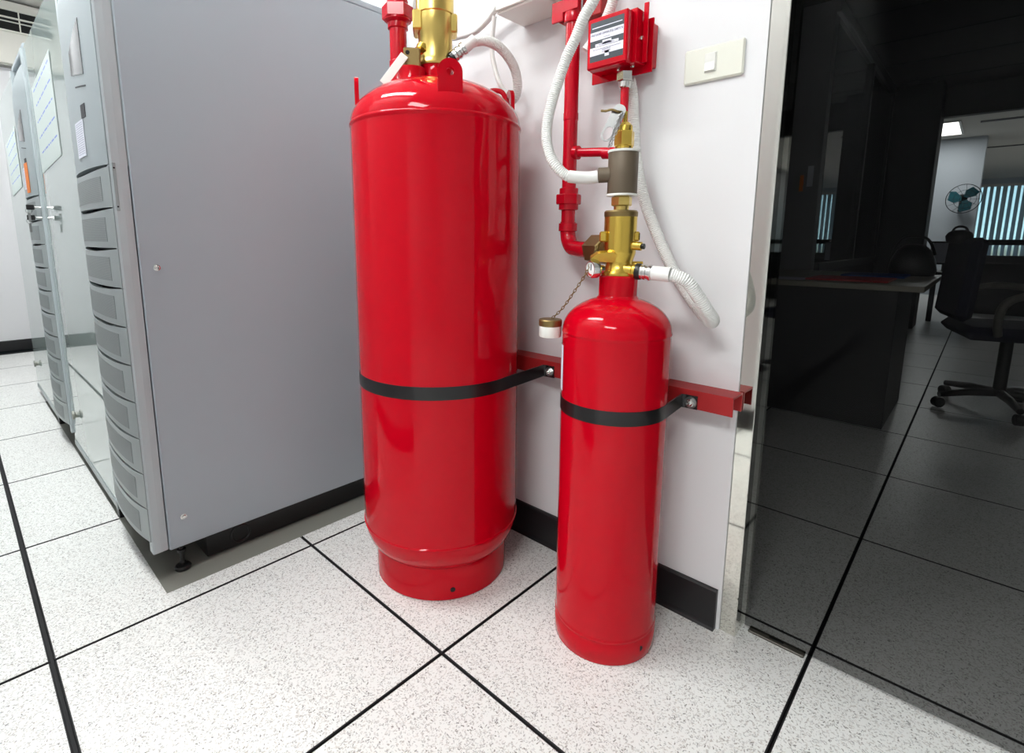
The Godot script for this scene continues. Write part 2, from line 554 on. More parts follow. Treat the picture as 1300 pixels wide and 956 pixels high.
func tile_mesh(rects: Array, turn: int) -> ArrayMesh:
	# rects: [x0, z0, x1, z1] in tile space 0..0.6; a speckled top and a black edge trim a hair lower
	var st := new_st()
	var ed := new_st()
	for q in rects:
		var w := 0.0032
		var c := 0.001
		var e: Array = q[4] if q.size() > 4 else [1, 1, 1, 1]   # which edges carry trim: x0, z1, x1, z0
		var R := func(i: float, y: float) -> Array: return [Vector3(q[0] + i * e[0], y, q[1] + i * e[3]), Vector3(q[0] + i * e[0], y, q[3] - i * e[1]), Vector3(q[2] - i * e[2], y, q[3] - i * e[1]), Vector3(q[2] - i * e[2], y, q[1] + i * e[3])]
		var P: Array = R.call(w, 0.0); var L: Array = R.call(w, -0.0006); var T: Array = R.call(c, -0.0006); var E: Array = R.call(0.0, -0.0006 - c); var D: Array = R.call(0.0, -0.012)
		var U := func(p: Vector3) -> Vector2: return (Vector2(p.x, p.z) / 0.6 - Vector2(0.5, 0.5)).rotated(turn * PI / 2) + Vector2(0.5, 0.5)
		quad(st, P[0], P[1], P[2], P[3], U.call(P[0]), U.call(P[1]), U.call(P[2]), U.call(P[3]))
		for i in 4:
			var j := (i + 1) % 4
			quad(st, L[i], L[j], P[j], P[i], U.call(L[i]), U.call(L[j]), U.call(P[j]), U.call(P[i]))
			quad(ed, T[i], T[j], L[j], L[i])
			quad(ed, E[i], E[j], T[j], T[i])
			quad(ed, D[i], D[j], E[j], E[i])
	st.generate_normals()
	ed.generate_normals()
	ed.set_material(M.joint_black)
	return ed.commit(st.commit())

func floor_tiles() -> void:
	var fl := Node3D.new()
	fl.name = "floor"
	fl.set_meta("kind", "structure"); fl.set_meta("label", "raised floor of white speckled tiles with black joints"); fl.set_meta("category", "floor")
	add_child(fl)
	var st := bx(Vector3(-3.3, -0.1, -5.94), Vector3(20.3, -0.012, 3.3))
	obj("subfloor", st, M.joint_black, fl)
	var gap := 0.0014
	var wide_gap := 0.0058
	var full := []
	for t in 4: full.append(tile_mesh([[gap, gap, 0.6 - gap, 0.6 - gap]], t))
	for i in range(-6, 12):
		for j in range(-6, 9):
			var x0 := 0.063 + 0.6 * i
			var z0 := -0.187 - 0.6 * (j + 1)
			if z0 + 0.6 <= -5.74 or z0 >= 3.2: continue
			if x0 < -0.6 and z0 + 0.3 < -0.8: continue
			if x0 > 0.6 and x0 < 1.2 and z0 + 0.6 < -1.5: continue
			if x0 > 1.2 and z0 < -2.8: continue
			var o := MeshInstance3D.new()
			o.name = "floor_tile"
			var face: Material = M.tile_a if (i * 7 + j * 3) % 2 == 0 else M.tile_b
			if i == 0 and z0 + 0.6 < -1.3 and z0 > -4.2:
				var wide := 0.298 - x0
				if z0 + 0.6 > -1.45: o.mesh = tile_mesh([[gap, gap, wide, 0.6 - 0.068, [1, 0, 0, 1]], [gap, 0.6 - 0.068, 0.6 - gap, 0.6 - gap, [1, 1, 1, 0]]], 0)
				else: o.mesh = tile_mesh([[gap, gap, wide, 0.6 - gap, [1, 1, 0, 1]]], 1)
			elif i == 1 and z0 < -1.455 and z0 + 0.6 > -1.455:
				o.mesh = tile_mesh([[gap, 0.6 - 0.068, 0.6 - gap, 0.6 - gap, [1, 1, 1, 0]]], 2)
			elif i == -1: o.mesh = tile_mesh([[gap, gap, 0.6 - wide_gap, 0.6 - gap]], 0)
			elif i == 0: o.mesh = tile_mesh([[gap, gap, 0.6 - gap, 0.6 - gap]], 3)
			else:
				o.mesh = full[posmod(i * 3 + j * 5, 4)]
			o.set_surface_override_material(0, face)
			o.position = Vector3(x0, 0, z0)
			fl.add_child(o, true)
	obj("recess_plate", bx(Vector3(0.299, -0.012, -4.4), Vector3(WALL, -0.003, -1.456)), M.recess_grey, fl)
	obj("office_floor", bx(Vector3(7.25, -0.012, -5.94), Vector3(20.3, -0.001, 3.3)), M.tile_b, fl)

# ------------------------------------------------------------------ cabinets
func bow(z: float, z0: float) -> float:
	var t := clampf((z0 - z) / 0.42, 0.0, 1.0)
	return 0.291 - 0.017 * (1.0 - pow(absf(2 * t - 1), 2.5))

func bow_sheet(st: SurfaceTool, z0: float, za: float, zb: float, ylo: Callable, yhi: Callable, off: float, th: float, n := 18) -> void:
	# a curved sheet of the cabinet front between za and zb (towards -z), off in front of the bow
	var I := []
	for k in n + 1:
		var z := za + (zb - za) * k / n
		var x := bow(z, z0) - off
		I.append([Vector3(x, ylo.call(z), z), Vector3(x, yhi.call(z), z)])
	var B := Vector3(th, 0, 0)
	for k in n:
		st.set_smooth_group(1)
		var u0 := float(k) / n; var u1 := float(k + 1) / n
		quad(st, I[k + 1][0], I[k][0], I[k][1], I[k + 1][1], Vector2(u1, 1), Vector2(u0, 1), Vector2(u0, 0), Vector2(u1, 0))
		st.set_smooth_group(2)
		quad(st, I[k + 1][1], I[k][1], I[k][1] + B, I[k + 1][1] + B)
		st.set_smooth_group(3)
		quad(st, I[k + 1][0] + B, I[k][0] + B, I[k][0], I[k + 1][0])
	st.set_smooth_group(-1)
	quad(st, I[0][0], I[0][0] + B, I[0][1] + B, I[0][1])
	quad(st, I[n][0] + B, I[n][0], I[n][1], I[n][1] + B)

func louvred_cabinet(z0: float, label: String, near: bool) -> void:
	var zb := z0 - 0.44
	var top := 1.64
	var t := thing("louvred_cabinet", label, "cabinet", Vector3(0.6, 0, z0 - 0.22), "")
	obj("side_panel", bx(Vector3(0.331, 0.072, z0 - 0.02), Vector3(1.14, top, z0), 0.003), M.cabinet_side, t)
	obj("side_panel", bx(Vector3(0.331, 0.072, zb), Vector3(1.14, top, zb + 0.02), 0.003), M.cabinet_side, t)
	obj("back_panel", bx(Vector3(1.12, 0.072, zb + 0.02), Vector3(1.138, top, z0 - 0.02)), M.cabinet_side, t)
	obj("top_panel", bx(Vector3(0.30, top, zb), Vector3(1.14, top + 0.02, z0), 0.003), M.cabinet_side, t)
	obj("bottom_panel", bx(Vector3(0.33, 0.072, zb + 0.02), Vector3(1.12, 0.085, z0 - 0.02)), M.cabinet_dark, t)
	# front frame: stiles with a bevelled face
	var st := new_st()
	for s in [[z0, 1.0], [zb, -1.0]]:
		var zz: float = s[0]; var d: float = s[1]
		var poly := PackedVector2Array([Vector2(0.2925, 0.030), Vector2(0.2925, 0.0015), Vector2(0.2965, -0.0005), Vector2(0.312, -0.0005), Vector2(0.328, 0.002), Vector2(0.328, 0.030)])
		var p2 := PackedVector2Array()
		for q in poly: p2.append(Vector2(q.x, -(zz - q.y * d)))
		prism(st, p2, Transform3D(Basis(Vector3(1, 0, 0), Vector3(0, 0, -1), Vector3(0, 1, 0)), Vector3(0, 0.078, 0)), top - 0.078)
	obj("front_frame", st, M.stile_grey, t)
	obj("door_backing", bx(Vector3(0.318, 0.10, zb + 0.012), Vector3(0.326, top, z0 - 0.012)), M.cabinet_dark, t)
	# louvre panels one above another, with smile-shaped slots between them
	var zl := z0 - 0.004
	var zr := z0 - 0.42
	var slot := func(z: float) -> float: return sin(clampf((zl - z) / (zl - zr), 0, 1) * PI)
	for k in 10:
		var y0 := 0.113 + 0.097 * k
		var y1 := y0 + 0.097
		var lo := func(z: float) -> float: return y0 + 0.001
		var hi := func(z: float) -> float: return y1 - 0.0015 - 0.0075 * slot.call(z)
		st = new_st()
		bow_sheet(st, z0, zl, zr, lo, hi, 0.0, 0.012)
		var p := obj("louvre_panel", st, M.cabinet_light, t)
		st = new_st()
		bow_sheet(st, z0, zl - 0.052, zr + 0.015, func(z): return y0 + 0.016, func(z): return y1 - 0.022, 0.0008, 0.0006)
		obj("perforated_sheet", st, M.perforated, p)
	# tall display panel whose head rolls back into the cabinet
	st = new_st()
	var rows := []
	for y in [1.086, 1.2, 1.3, 1.4, 1.47]: rows.append([y, 0.0])
	for k in 9:
		var a := (k + 1) / 9.0 * PI / 2
		rows.append([1.47 + 0.165 * sin(a), 0.06 * (1.0 - cos(a))])
	st.set_smooth_group(1)
	for i in rows.size() - 1:
		for k in 18:
			var za0 := zl + (zr - zl) * k / 18.0
			var zb0 := zl + (zr - zl) * (k + 1) / 18.0
			var q := func(z: float, r: Array) -> Vector3: return Vector3(bow(z, z0) + r[1], r[0], z)
			quad(st, q.call(zb0, rows[i]), q.call(za0, rows[i]), q.call(za0, rows[i + 1]), q.call(zb0, rows[i + 1]))
	st.set_smooth_group(2)
	for i in rows.size() - 1:
		var e0 := Vector3(bow(zl, z0) + rows[i][1], rows[i][0], zl)
		var e1 := Vector3(bow(zl, z0) + rows[i + 1][1], rows[i + 1][0], zl)
		quad(st, e0, Vector3(0.36, e0.y, zl), Vector3(0.36, e1.y, zl), e1)
		e0.z = zr; e1.z = zr
		quad(st, Vector3(0.36, e0.y, zr), e0, e1, Vector3(0.36, e1.y, zr))
	for k in 18:
		var za0 := zl + (zr - zl) * k / 18.0
		var zb0 := zl + (zr - zl) * (k + 1) / 18.0
		quad(st, Vector3(bow(za0, z0), 1.086, za0), Vector3(bow(zb0, z0), 1.086, zb0), Vector3(0.318, 1.086, zb0), Vector3(0.318, 1.086, za0))
	var dp := obj("display_panel", st, M.cabinet_frame, t)
	# slanted glossy display window
	st = new_st()
	var za := z0 - 0.09; var zc := z0 - 0.21
	bow_sheet(st, z0, za, zc, func(z): return 1.300 + (za - z) * 0.15, func(z): return 1.425 - (za - z) * 0.45, 0.0012, 0.001)
	obj("display_window", st, M.display_glass, dp)
	st = new_st()
	bow_sheet(st, z0, z0 - 0.085, z0 - 0.18, func(z): return 1.262 + (z0 - z) * 0.12, func(z): return 1.265 + (z0 - z) * 0.12, 0.001, 0.0009, 6)
	obj("groove", st, M.cabinet_dark, dp)
	st = new_st()
	bow_sheet(st, z0, z0 - 0.11, z0 - 0.15, func(z): return 1.206, func(z): return 1.238, 0.001, 0.0009, 4)
	obj("indicator", st, M.cabinet_dark, dp)
	# plinth and adjusting feet
	obj("plinth", bx(Vector3(0.425, 0, zb + 0.03), Vector3(1.13, 0.074, z0 - 0.018), 0.002), M.black_steel, t)
	for fx in [0.362, 1.1]:
		for fz in [z0 - 0.03, zb + 0.05]:
			if fx > 1.0: continue
			var ft := new_st()
			lathe(ft, Vector3(fx, -0.003, fz + 0.012), Vector3.UP, [[0, 0], [0.019, 0], [0.021, 0.003], [0.021, 0.008], [0.018, 0.012], [0.008, 0.014], [0.008, 0.022], [0.0055, 0.024], [0.0055, 0.052], [0.011, 0.053], [0.011, 0.060], [0.0055, 0.061], [0.0055, 0.076], [0, 0.076]], 20)
			obj("levelling_foot", ft, M.black_steel, t)
	if near:
		for q in [[0.367, 0.84], [0.371, 0.157], [0.37, 1.58]]:
			var sc := new_st()
			lathe(sc, Vector3(q[0], q[1], z0 - 0.001), Vector3(0, 0, 1), [[0, 0], [0.008, 0], [0.008, 0.0015], [0.0055, 0.002], [0.0055, 0.004], [0.004, 0.0052], [0, 0.0055]], 16)
			obj("screw", sc, M.chrome, t)
		# slotted hinge plate on the near stile
		st = bx(Vector3(0.296, 0.978, z0 - 0.001), Vector3(0.303, 1.090, z0 + 0.0022), 0.0008)
		var hp := obj("hinge_plate", st, M.cabinet_light, t)
		for y in [0.988, 1.078]:
			var hs := new_st()
			cyl(hs, Vector3(0.2995, y, z0 + 0.002), Vector3(0.2995, y, z0 + 0.0028), 0.002, 0, 12)
			obj("screw_hole", hs, M.dark_hole, hp)
		st = new_st()
		lathe(st, Vector3(0.52, 0.036, z0 - 0.018), Vector3(0, 0, 1), [[0.022, 0.0], [0.022, 0.003], [0.026, 0.005], [0.030, 0.003], [0.030, 0.0]], 28)
		obj("plinth_ring", st, M.black_plastic, t)
	var nm := tag(obj("paper_notice", _bow_patch(z0, z0 - 0.14, z0 - 0.235, 1.118, 1.205, 0.0018), M.printed_page), "printed white notice stuck on the nearest louvred cabinet" if near else "printed white notice stuck on the second louvred cabinet", "notice")
	nm.set_meta("group", "notices on the louvred cabinets")
	if not near:
		tag(obj("orange_sticker", _bow_patch(z0, z0 - 0.10, z0 - 0.17, 1.10, 1.22, 0.0022), M.orange), "narrow orange warning sticker on the second louvred cabinet", "sticker")

func _bow_patch(z0: float, za: float, zb: float, y0: float, y1: float, off: float) -> SurfaceTool:
	var st := new_st()
	bow_sheet(st, z0, za, zb, func(_z): return y0, func(_z): return y1, off, 0.001, 6)
	return st

func glazed_cabinet(za: float, zb: float, label: String) -> void:
	var top := 1.64
	var t := thing("glazed_cabinet", label, "cabinet", Vector3(0.6, 0, (za + zb) / 2))
	obj("body", bx(Vector3(0.335, 0.03, zb), Vector3(1.14, top, za), 0.003), M.cabinet_side, t)
	var dr := obj("door_panel", bx(Vector3(0.300, 0.055, zb + 0.01), Vector3(0.312, top, za - 0.012), 0.0015), M.glass_door, t)
	obj("door_edge", bx(Vector3(0.2985, 0.05, za - 0.012), Vector3(0.314, top, za - 0.004), 0.001), M.glass_edge, dr)
	obj("bottom_rail", bx(Vector3(0.297, 0.030, zb + 0.01), Vector3(0.315, 0.054, za - 0.004), 0.002), M.cabinet_light, t)
	obj("corner_block", bx(Vector3(0.300, -0.002, za - 0.05), Vector3(0.33, 0.03, za - 0.006), 0.002), M.black_plastic, t)
	obj("plinth", bx(Vector3(0.36, 0, zb + 0.02), Vector3(1.12, 0.03, za - 0.02)), M.black_steel, t)
	obj("inner_frame", bx(Vector3(0.312, 0.05, zb + 0.02), Vector3(0.335, top, za - 0.02)), M.cabinet_frame, t)
	var k := new_st()
	lathe(k, Vector3(0.30, 0.20, zb + 0.16), Vector3(-1, 0, 0), [[0.012, 0], [0.012, 0.006], [0.018, 0.010], [0.018, 0.016], [0, 0.018]], 16)
	obj("door_knob", k, M.recess_grey, t)

func cabinets() -> void:
	louvred_cabinet(-1.53, "nearest tall grey cabinet with bowed louvred front and plain side beside the large red cylinder", true)
	glazed_cabinet(-1.985, -2.80, "pale cabinet with a glossy flat glass door between the two louvred cabinets")
	louvred_cabinet(-2.81, "second louvred grey cabinet farther down the aisle with keys on its stile", false)
	glazed_cabinet(-3.262, -4.08, "farthest pale cabinet with a glossy glass door at the end of the row")
	for q in [[-2.22, -2.70, 1.16, 1.50, "white sheet with blue marks taped on the nearer glossy glass door"], [-3.44, -3.95, 1.14, 1.44, "white sheet with blue marks taped on the farther glossy glass door"]]:
		var st := new_st()
		quad(st, Vector3(0.2985, q[2], q[1]), Vector3(0.2985, q[2] + 0.02, q[0]), Vector3(0.2985, q[3], q[0]), Vector3(0.2985, q[3] - 0.03, q[1]), Vector2(1, 1), Vector2(0, 1), Vector2(0, 0), Vector2(1, 0))
		quad(st, Vector3(0.2998, q[2] + 0.02, q[0]), Vector3(0.2998, q[2], q[1]), Vector3(0.2998, q[3] - 0.03, q[1]), Vector3(0.2998, q[3], q[0]))
		tag(obj("paper_sheet", st, M.blue_marked_page), q[4], "paper", "sheets on the glass doors")
	# two small bunches of keys hanging in the lock of the second louvred cabinet
	for q in [[1.035, -2.80, "upper bunch of black-headed keys in the lock of the second louvred cabinet"], [0.995, -2.815, "lower bunch of black-headed keys in the lock of the second louvred cabinet"]]:
		var t := thing("key_bunch", q[4] if q.size() > 4 else q[2], "keys", Vector3(0.29, q[0], q[1]), "keys on the cabinet stile")
		var st := new_st()
		cyl(st, Vector3(0.292, q[0], q[1]), Vector3(0.270, q[0], q[1]), 0.004, 0.001, 12)
		obj("lock_barrel", st, M.chrome, t)
		st = bx(Vector3(0.245, q[0] - 0.010, q[1] - 0.003), Vector3(0.270, q[0] + 0.010, q[1] + 0.003), 0.002)
		obj("key_head", st, M.black_plastic, t)
		st = new_st()
		var ring := []
		for k in 17: ring.append(Vector3(0.252, q[0] - 0.014, q[1]) + Vector3(cos(TAU * k / 16.0), sin(TAU * k / 16.0), 0) * 0.010)
		tube(st, ring, [0.0012], 6, false)
		obj("key_ring", st, M.steel, t)
		obj("spare_key", bx(Vector3(0.248, q[0] - 0.058, q[1] - 0.002), Vector3(0.256, q[0] - 0.022, q[1] + 0.002), 0.001), M.steel, t)

# ------------------------------------------------------------------ cylinders
func bead(y: float, r: float, h := 0.004, p := 0.0022) -> Array:
	return [[r, y - h], [r + p, y - h * 0.4], [r + p, y + h * 0.4], [r, y + h]]

func lug(st: SurfaceTool, centre: Vector3, ang: Vector3, w: float, y0: float, y1: float, th: float, hole: float) -> void:
	# plate standing on the shoulder, facing ang, round on top, with a hole
	var right := Vector3.UP.cross(ang)
	var hy := y1 - w / 2.0
	var xf := Transform3D(Basis(right, Vector3.UP, ang), Vector3(centre.x, hy, centre.z) - ang * th / 2)
	var o := PackedVector2Array(); var i := PackedVector2Array()
	var n := 32
	for k in n:
		var a := TAU * k / n
		var d := Vector2(cos(a), sin(a))
		i.append(d * hole)
		if d.y >= 0: o.append(d * w / 2)
		else:
			var sx := (w / 2) / maxf(absf(d.x), 1e-6)
			var sy := (hy - y0) / maxf(absf(d.y), 1e-6)
			o.append(d * minf(sx, sy))
	# pull the two lower corners square
	var best := [0, 0]
	for q in 2:
		var c := Vector2((w / 2) * (1 if q == 0 else -1), -(hy - y0))
		var bd := 9.0
		for k in n:
			if o[k].distance_to(c) < bd: bd = o[k].distance_to(c); best[q] = k
		o[best[q]] = c
	holed(st, o, i, xf, th)

func big_cylinder() -> void:
	var t := thing("fire_cylinder", "large red gas fire cylinder with lifting lugs standing next to the grey cabinet", "fire extinguisher", BC)
	var R := 0.2115
	var pr := [[0, 0.10], [0.16, 0.09], [0.178, 0.088], [0.19, 0.099], [0.2, 0.114], [0.207, 0.132], [R, 0.152]] + bead(0.160, R) + [[R, 0.168], [R, 1.178]] + bead(1.186, R, 0.005, 0.0025)
	for k in 13:
		var a := k / 12.0 * deg_to_rad(77)
		pr.append([R * cos(a), 1.190 + 0.112 * sin(a)])
	pr.append([0.0, 1.303])
	var st := new_st()
	lathe(st, BC, Vector3.UP, pr, 72, 40)
	obj("body", st, M.red_paint, t)
	st = new_st()
	lathe(st, BC, Vector3.UP, [[0.170, 0.002], [0.178, 0.0], [0.1815, 0.003], [0.1815, 0.070], [0.178, 0.088], [0.170, 0.088], [0.170, 0.002]], 72, 40)
	var br := obj("base_ring", st, M.red_paint, t)
	st = new_st()
	cyl(st, BL(0.025, 0.030, 0.176), BL(0.0262, 0.030, 0.1807), 0.0065, 0, 16)
	obj("drain_hole", st, M.dark_hole, br)
	st = new_st()
	lathe(st, BC, Vector3.UP, [[0.050, 1.285], [0.046, 1.300], [0.044, 1.303], [0.044, 1.333], [0.040, 1.335], [0, 1.335]], 40, 35)
	obj("neck", st, M.red_paint, t)
	for k in 4:
		var a := deg_to_rad(9.0 + 90.0 * k)
		var d := (BL(sin(a), 0, cos(a)) - BC).normalized()
		st = new_st()
		lug(st, BC + d * 0.193, d, 0.054, 1.209, 1.297, 0.010, 0.0085)
		obj("lifting_lug", st, M.red_paint, t)
	st = new_st()
	tube(st, curve_pts([BL(0.10, 1.272, -0.03), BL(0.125, 1.285, -0.02), BL(0.150, 1.290, -0.01), BL(0.168, 1.282, 0.0), BL(0.178, 1.255, 0.0), BL(0.186, 1.232, 0.0)], 0.006), [0.0062], 12)
	obj("carrying_handle", st, M.red_paint, t)
	# brass valve
	st = new_st()
	lathe(st, BC, Vector3.UP, [[0.0, 1.333], [0.047, 1.333], [0.048, 1.337], [0.044, 1.343], [0.0415, 1.352], [0.0415, 1.408], [0.0435, 1.412], [0.0435, 1.452], [0.046, 1.454], [0.046, 1.510], [0.043, 1.514], [0, 1.514]], 48, 30)
	var vb := obj("valve_body", st, M.brass, t)
	st = new_st()
	lathe(st, BC, Vector3.UP, [[0, 1.512], [0.044, 1.512], [0.0445, 1.516], [0.0445, 1.535], [0.03, 1.54], [0, 1.54]], 40, 30)
	obj("top_cap", st, M.bronze, vb)
	st = new_st()
	var xb := Transform3D(Basis(Vector3(0.7625, 0, 0.647), Vector3.UP, Vector3(-0.647, 0, 0.7625)), BC)
	box(st, Vector3(-0.054, 1.412, -0.036), Vector3(-0.030, 1.458, 0.030), 0.004, xb)
	box(st, Vector3(0.030, 1.412, -0.030), Vector3(0.054, 1.456, 0.020), 0.004, xb)
	obj("wrench_flat", st, M.brass, vb)
	st = new_st()
	lathe(st, BL(-0.03, 1.372, 0.02), Vector3(-0.55, -0.75, -0.35) + Vector3(0.1, 0.2, 0.5), [[0, 0], [0.017, 0], [0.014, 0.014], [0, 0.016]], 20)
	obj("side_boss", st, M.brass_gold, vb)
	# safety block with its white tag, on a stub beside the valve
	st = new_st()
	lathe(st, BL(-0.057, 0, 0.040), Vector3.UP, [[0.036, 1.264], [0.034, 1.272], [0.0325, 1.276], [0.0325, 1.318], [0, 1.318]], 28)
	obj("stub", st, M.red_paint, t)
	st = new_st()
	box(st, Vector3(-0.076, 1.316, 0.028), Vector3(-0.036, 1.362, 0.056), 0.003, xb)
	var sb := obj("safety_block", st, M.bronze, t)
	st = new_st()
	cyl(st, BL(-0.066, 1.350, 0.054), BL(-0.066, 1.350, 0.0568), 0.005, 0, 16)
	obj("pin_hole", st, M.dark_hole, sb)
	st = new_st()
	var e1 := (BL(-0.120, 1.278, 0.070) - BL(-0.072, 1.342, 0.062)).normalized()
	var tn := Vector3(-0.647, 0.1, 0.7625).normalized()
	tn = (tn - e1 * tn.dot(e1)).normalized()
	box(st, Vector3(0, -0.010, -0.001), Vector3(0.085, 0.010, 0.001), 0.0006, Transform3D(Basis(e1, tn.cross(e1), tn), BL(-0.072, 1.342, 0.062)))
	obj("white_tag", st, M.white_plastic, t)

func small_cylinder() -> void:
	var t := thing("fire_cylinder", "smaller slim red gas fire cylinder with brass valve and pressure gauge", "fire extinguisher", SC)
	var R := 0.1152
	var pr := [[0, 0.012], [0.104, 0.008], [0.108, 0.0], [R - 0.001, 0.0], [R + 0.001, 0.003], [R + 0.001, 0.046], [R - 0.001, 0.049], [R - 0.001, 0.051]] + bead(0.056, R, 0.003, 0.0012) + [[R, 0.063], [R, 0.714]] + bead(0.720, R, 0.004, 0.0014)
	for k in 12:
		var a := k / 11.0 * deg_to_rad(66)
		pr.append([R * cos(a), 0.724 + 0.074 * sin(a)])
	pr.append([0.040, 0.793]); pr.append([0.0, 0.794])
	var st := new_st()
	lathe(st, SC, Vector3.UP, pr, 64, 40)
	var body := obj("body", st, M.red_paint, t)
	st = new_st()
	cyl(st, SL(0.078, 0.030, 0.080), SL(0.0808, 0.030, 0.0836), 0.0065, 0, 16)
	obj("drain_hole", st, M.dark_hole, body)
	st = new_st()
	lathe(st, SC, Vector3.UP, [[0.047, 0.788], [0.0435, 0.794], [0.0405, 0.798], [0.0405, 0.838], [0.038, 0.840], [0, 0.840]], 40, 35)
	obj("neck", st, M.red_paint, t)
	# white sticker wrapped on the left flank
	st = new_st()
	lathe(st, SC + Vector3(0, 0.590, 0), Vector3.UP, [[R + 0.0006, 0.0], [R + 0.0012, 0.0], [R + 0.0012, 0.10], [R + 0.0006, 0.10]], 14, 32, _ang(SL(-1, 0, 0.10)) - 0.55, _ang(SL(-1, 0, 0.10)) + 0.27)
	obj("side_sticker", st, M.label_white, t)
	# valve
	st = new_st()
	lathe(st, SC, Vector3.UP, [[0, 0.838], [0.034, 0.838], [0.037, 0.841], [0.037, 0.846], [0.032, 0.852], [0.028, 0.862], [0.028, 0.870], [0.033, 0.886], [0.0335, 0.890], [0.0335, 0.964], [0.0, 0.964]], 40, 30)
	var vb := obj("valve_body", st, M.brass_gold, t)
	st = new_st()
	lathe(st, SC, Vector3.UP, [[0, 0.962], [0.0335, 0.962], [0.0345, 0.964], [0.0345, 0.972], [0.032, 0.975], [0, 0.975]], 40)
	obj("top_collar", st, M.bronze, vb)
	st = new_st()
	var xs := Transform3D(Basis(Vector3(0.4988, 0, 0.8667), Vector3.UP, Vector3(-0.8667, 0, 0.4988)), SC)
	box(st, Vector3(-0.042, 0.910, -0.012), Vector3(-0.026, 0.932, 0.026), 0.003, xs)
	box(st, Vector3(0.026, 0.912, -0.02), Vector3(0.040, 0.932, 0.014), 0.003, xs)
	obj("wrench_flat", st, M.brass_gold, vb)
	# tilted shield over the gauge
	st = new_st()
	var sh := Transform3D(Basis(Vector3(0.4988, 0, 0.8667), Vector3.UP, Vector3(-0.8667, 0, 0.4988)) * Basis.from_euler(Vector3(0.45, 0.3, 0.0)), SL(-0.024, 0.882, 0.026))
	prism(st, PackedVector2Array([Vector2(-0.036, -0.008), Vector2(0.036, -0.012), Vector2(0.040, -0.006), Vector2(0.006, 0.014), Vector2(-0.024, 0.010), Vector2(-0.036, 0.0)]), sh, 0.010)
	obj("gauge_shield", st, M.brass_gold, vb)
	# gauge: looks left and towards the aisle
	var gd := (SL(-0.8, 0, 0.6) - SC).normalized()
	var gc := SL(-0.042, 0.854, 0.030)
	st = new_st()
	lathe(st, gc, gd, [[0, -0.012], [0.009, -0.012], [0.009, 0.0], [0.0165, 0.002], [0.0185, 0.005], [0.0185, 0.017], [0.017, 0.020], [0.0155, 0.020], [0.0152, 0.0165], [0, 0.0165]], 32, 30)
	var gg := obj("pressure_gauge", st, M.chrome, t)
	st = new_st()
	cyl(st, gc + gd * 0.0162, gc + gd * 0.0172, 0.0150, 0, 28)
	obj("gauge_face", st, M.gauge_face, gg)
	st = new_st()
	lathe(st, gc + gd * 0.0168, gd, [[0.0142, 0], [0.0142, 0.0008], [0.010, 0.0008], [0.010, 0]], 10, 32, 0.4, 1.9)
	obj("red_sector", st, M.red_folder, gg)
	st = new_st()
	box(st, Vector3(-0.001, -0.002, 0.0172), Vector3(0.001, 0.011, 0.0180), 0, Transform3D(Basis(Vector3.UP.cross(gd), Vector3.UP, gd), gc))
	obj("needle", st, M.dark_hole, gg)
	# outlet to the flexible hose, on the right
	var od := (SL(0.93, -0.06, 0.36) - SC).normalized()
	var o0 := SL(0.0, 0.853, 0.012)
	st = new_st()
	cyl(st, o0, o0 + od * 0.038, 0.0135, 0.001)
	lathe(st, o0 + od * 0.028, od, [[0, 0], [0.0125, 0], [0.015, 0.004], [0.015, 0.012], [0, 0.012]], 24)
	obj("outlet", st, M.brass_gold, vb)
	st = new_st()
	lathe(st, SL(0.012, 0.904, 0.010), od, [[0.009, 0], [0.009, 0.034], [0.006, 0.035], [0, 0.035]], 20)
	obj("bleed_port", st, M.brass_gold, vb)
	st = new_st()
	cyl(st, SL(0.012, 0.904, 0.010) + od * 0.034, SL(0.012, 0.904, 0.010) + od * 0.041, 0.0058, 0.001, 16)
	obj("port_plug", st, M.black_plastic, vb)
	st = new_st()
	cyl(st, SL(0.028, 0.862, -0.02), SL(0.05, 0.862, -0.02), 0.008, 0.001, 16)
	obj("rear_port", st, M.brass_gold, vb)
	# hex nut towards the red pipe
	var nd := (PIPE + Vector3(0, 0.893, 0) - (SC + Vector3(0, 0.893, 0))).normalized()
	var n0 := SC + Vector3(0, 0.893, 0)
	st = new_st()
	cyl(st, n0 + nd * 0.02, n0 + nd * 0.05, 0.024, 0.001)
	hexnut(st, n0 + nd * 0.046, n0 + nd * 0.112, 0.034, 0.003)
	obj("union_nut", st, M.bronze, t)
	# chain of small rings from the valve to the cap
	# solenoid head above the valve
	st = new_st()
	cyl(st, SC + Vector3(0, 0.974, 0), SC + Vector3(0, 1.006, 0), 0.0155)
	hexnut(st, SC + Vector3(0, 0.984, 0), SC + Vector3(0, 1.003, 0), 0.0215, 0.002)
	obj("hex_adapter", st, M.brass, t)
	st = new_st()
	lathe(st, SC, Vector3.UP, [[0, 1.008], [0.0300, 1.008], [0.0305, 1.009], [0.0305, 1.0905], [0.0300, 1.0915], [0, 1.0915]], 40)
	var so := obj("solenoid_coil", st, M.brown_coil, t)
	st = new_st()
	lathe(st, SC, Vector3.UP, [[0, 1.0045], [0.0318, 1.0045], [0.0322, 1.006], [0.0318, 1.0085], [0, 1.0085]], 40)
	obj("white_ring", st, M.white_plastic, so)
	st = new_st()
	lathe(st, SC, Vector3.UP, [[0, 1.091], [0.0318, 1.091], [0.0322, 1.093], [0.0318, 1.0955], [0, 1.0955]], 40)
	obj("white_ring", st, M.white_plastic, so)
	st = new_st()
	cyl(st, SL(-0.024, 1.048, 0.003), SL(-0.050, 1.047, 0.003), 0.0155, 0.0015)
	obj("cable_entry", st, M.brown_coil, so)
	st = new_st()
	lathe(st, SC, Vector3.UP, [[0, 1.095], [0.018, 1.095], [0.018, 1.103], [0.0, 1.103]], 28)
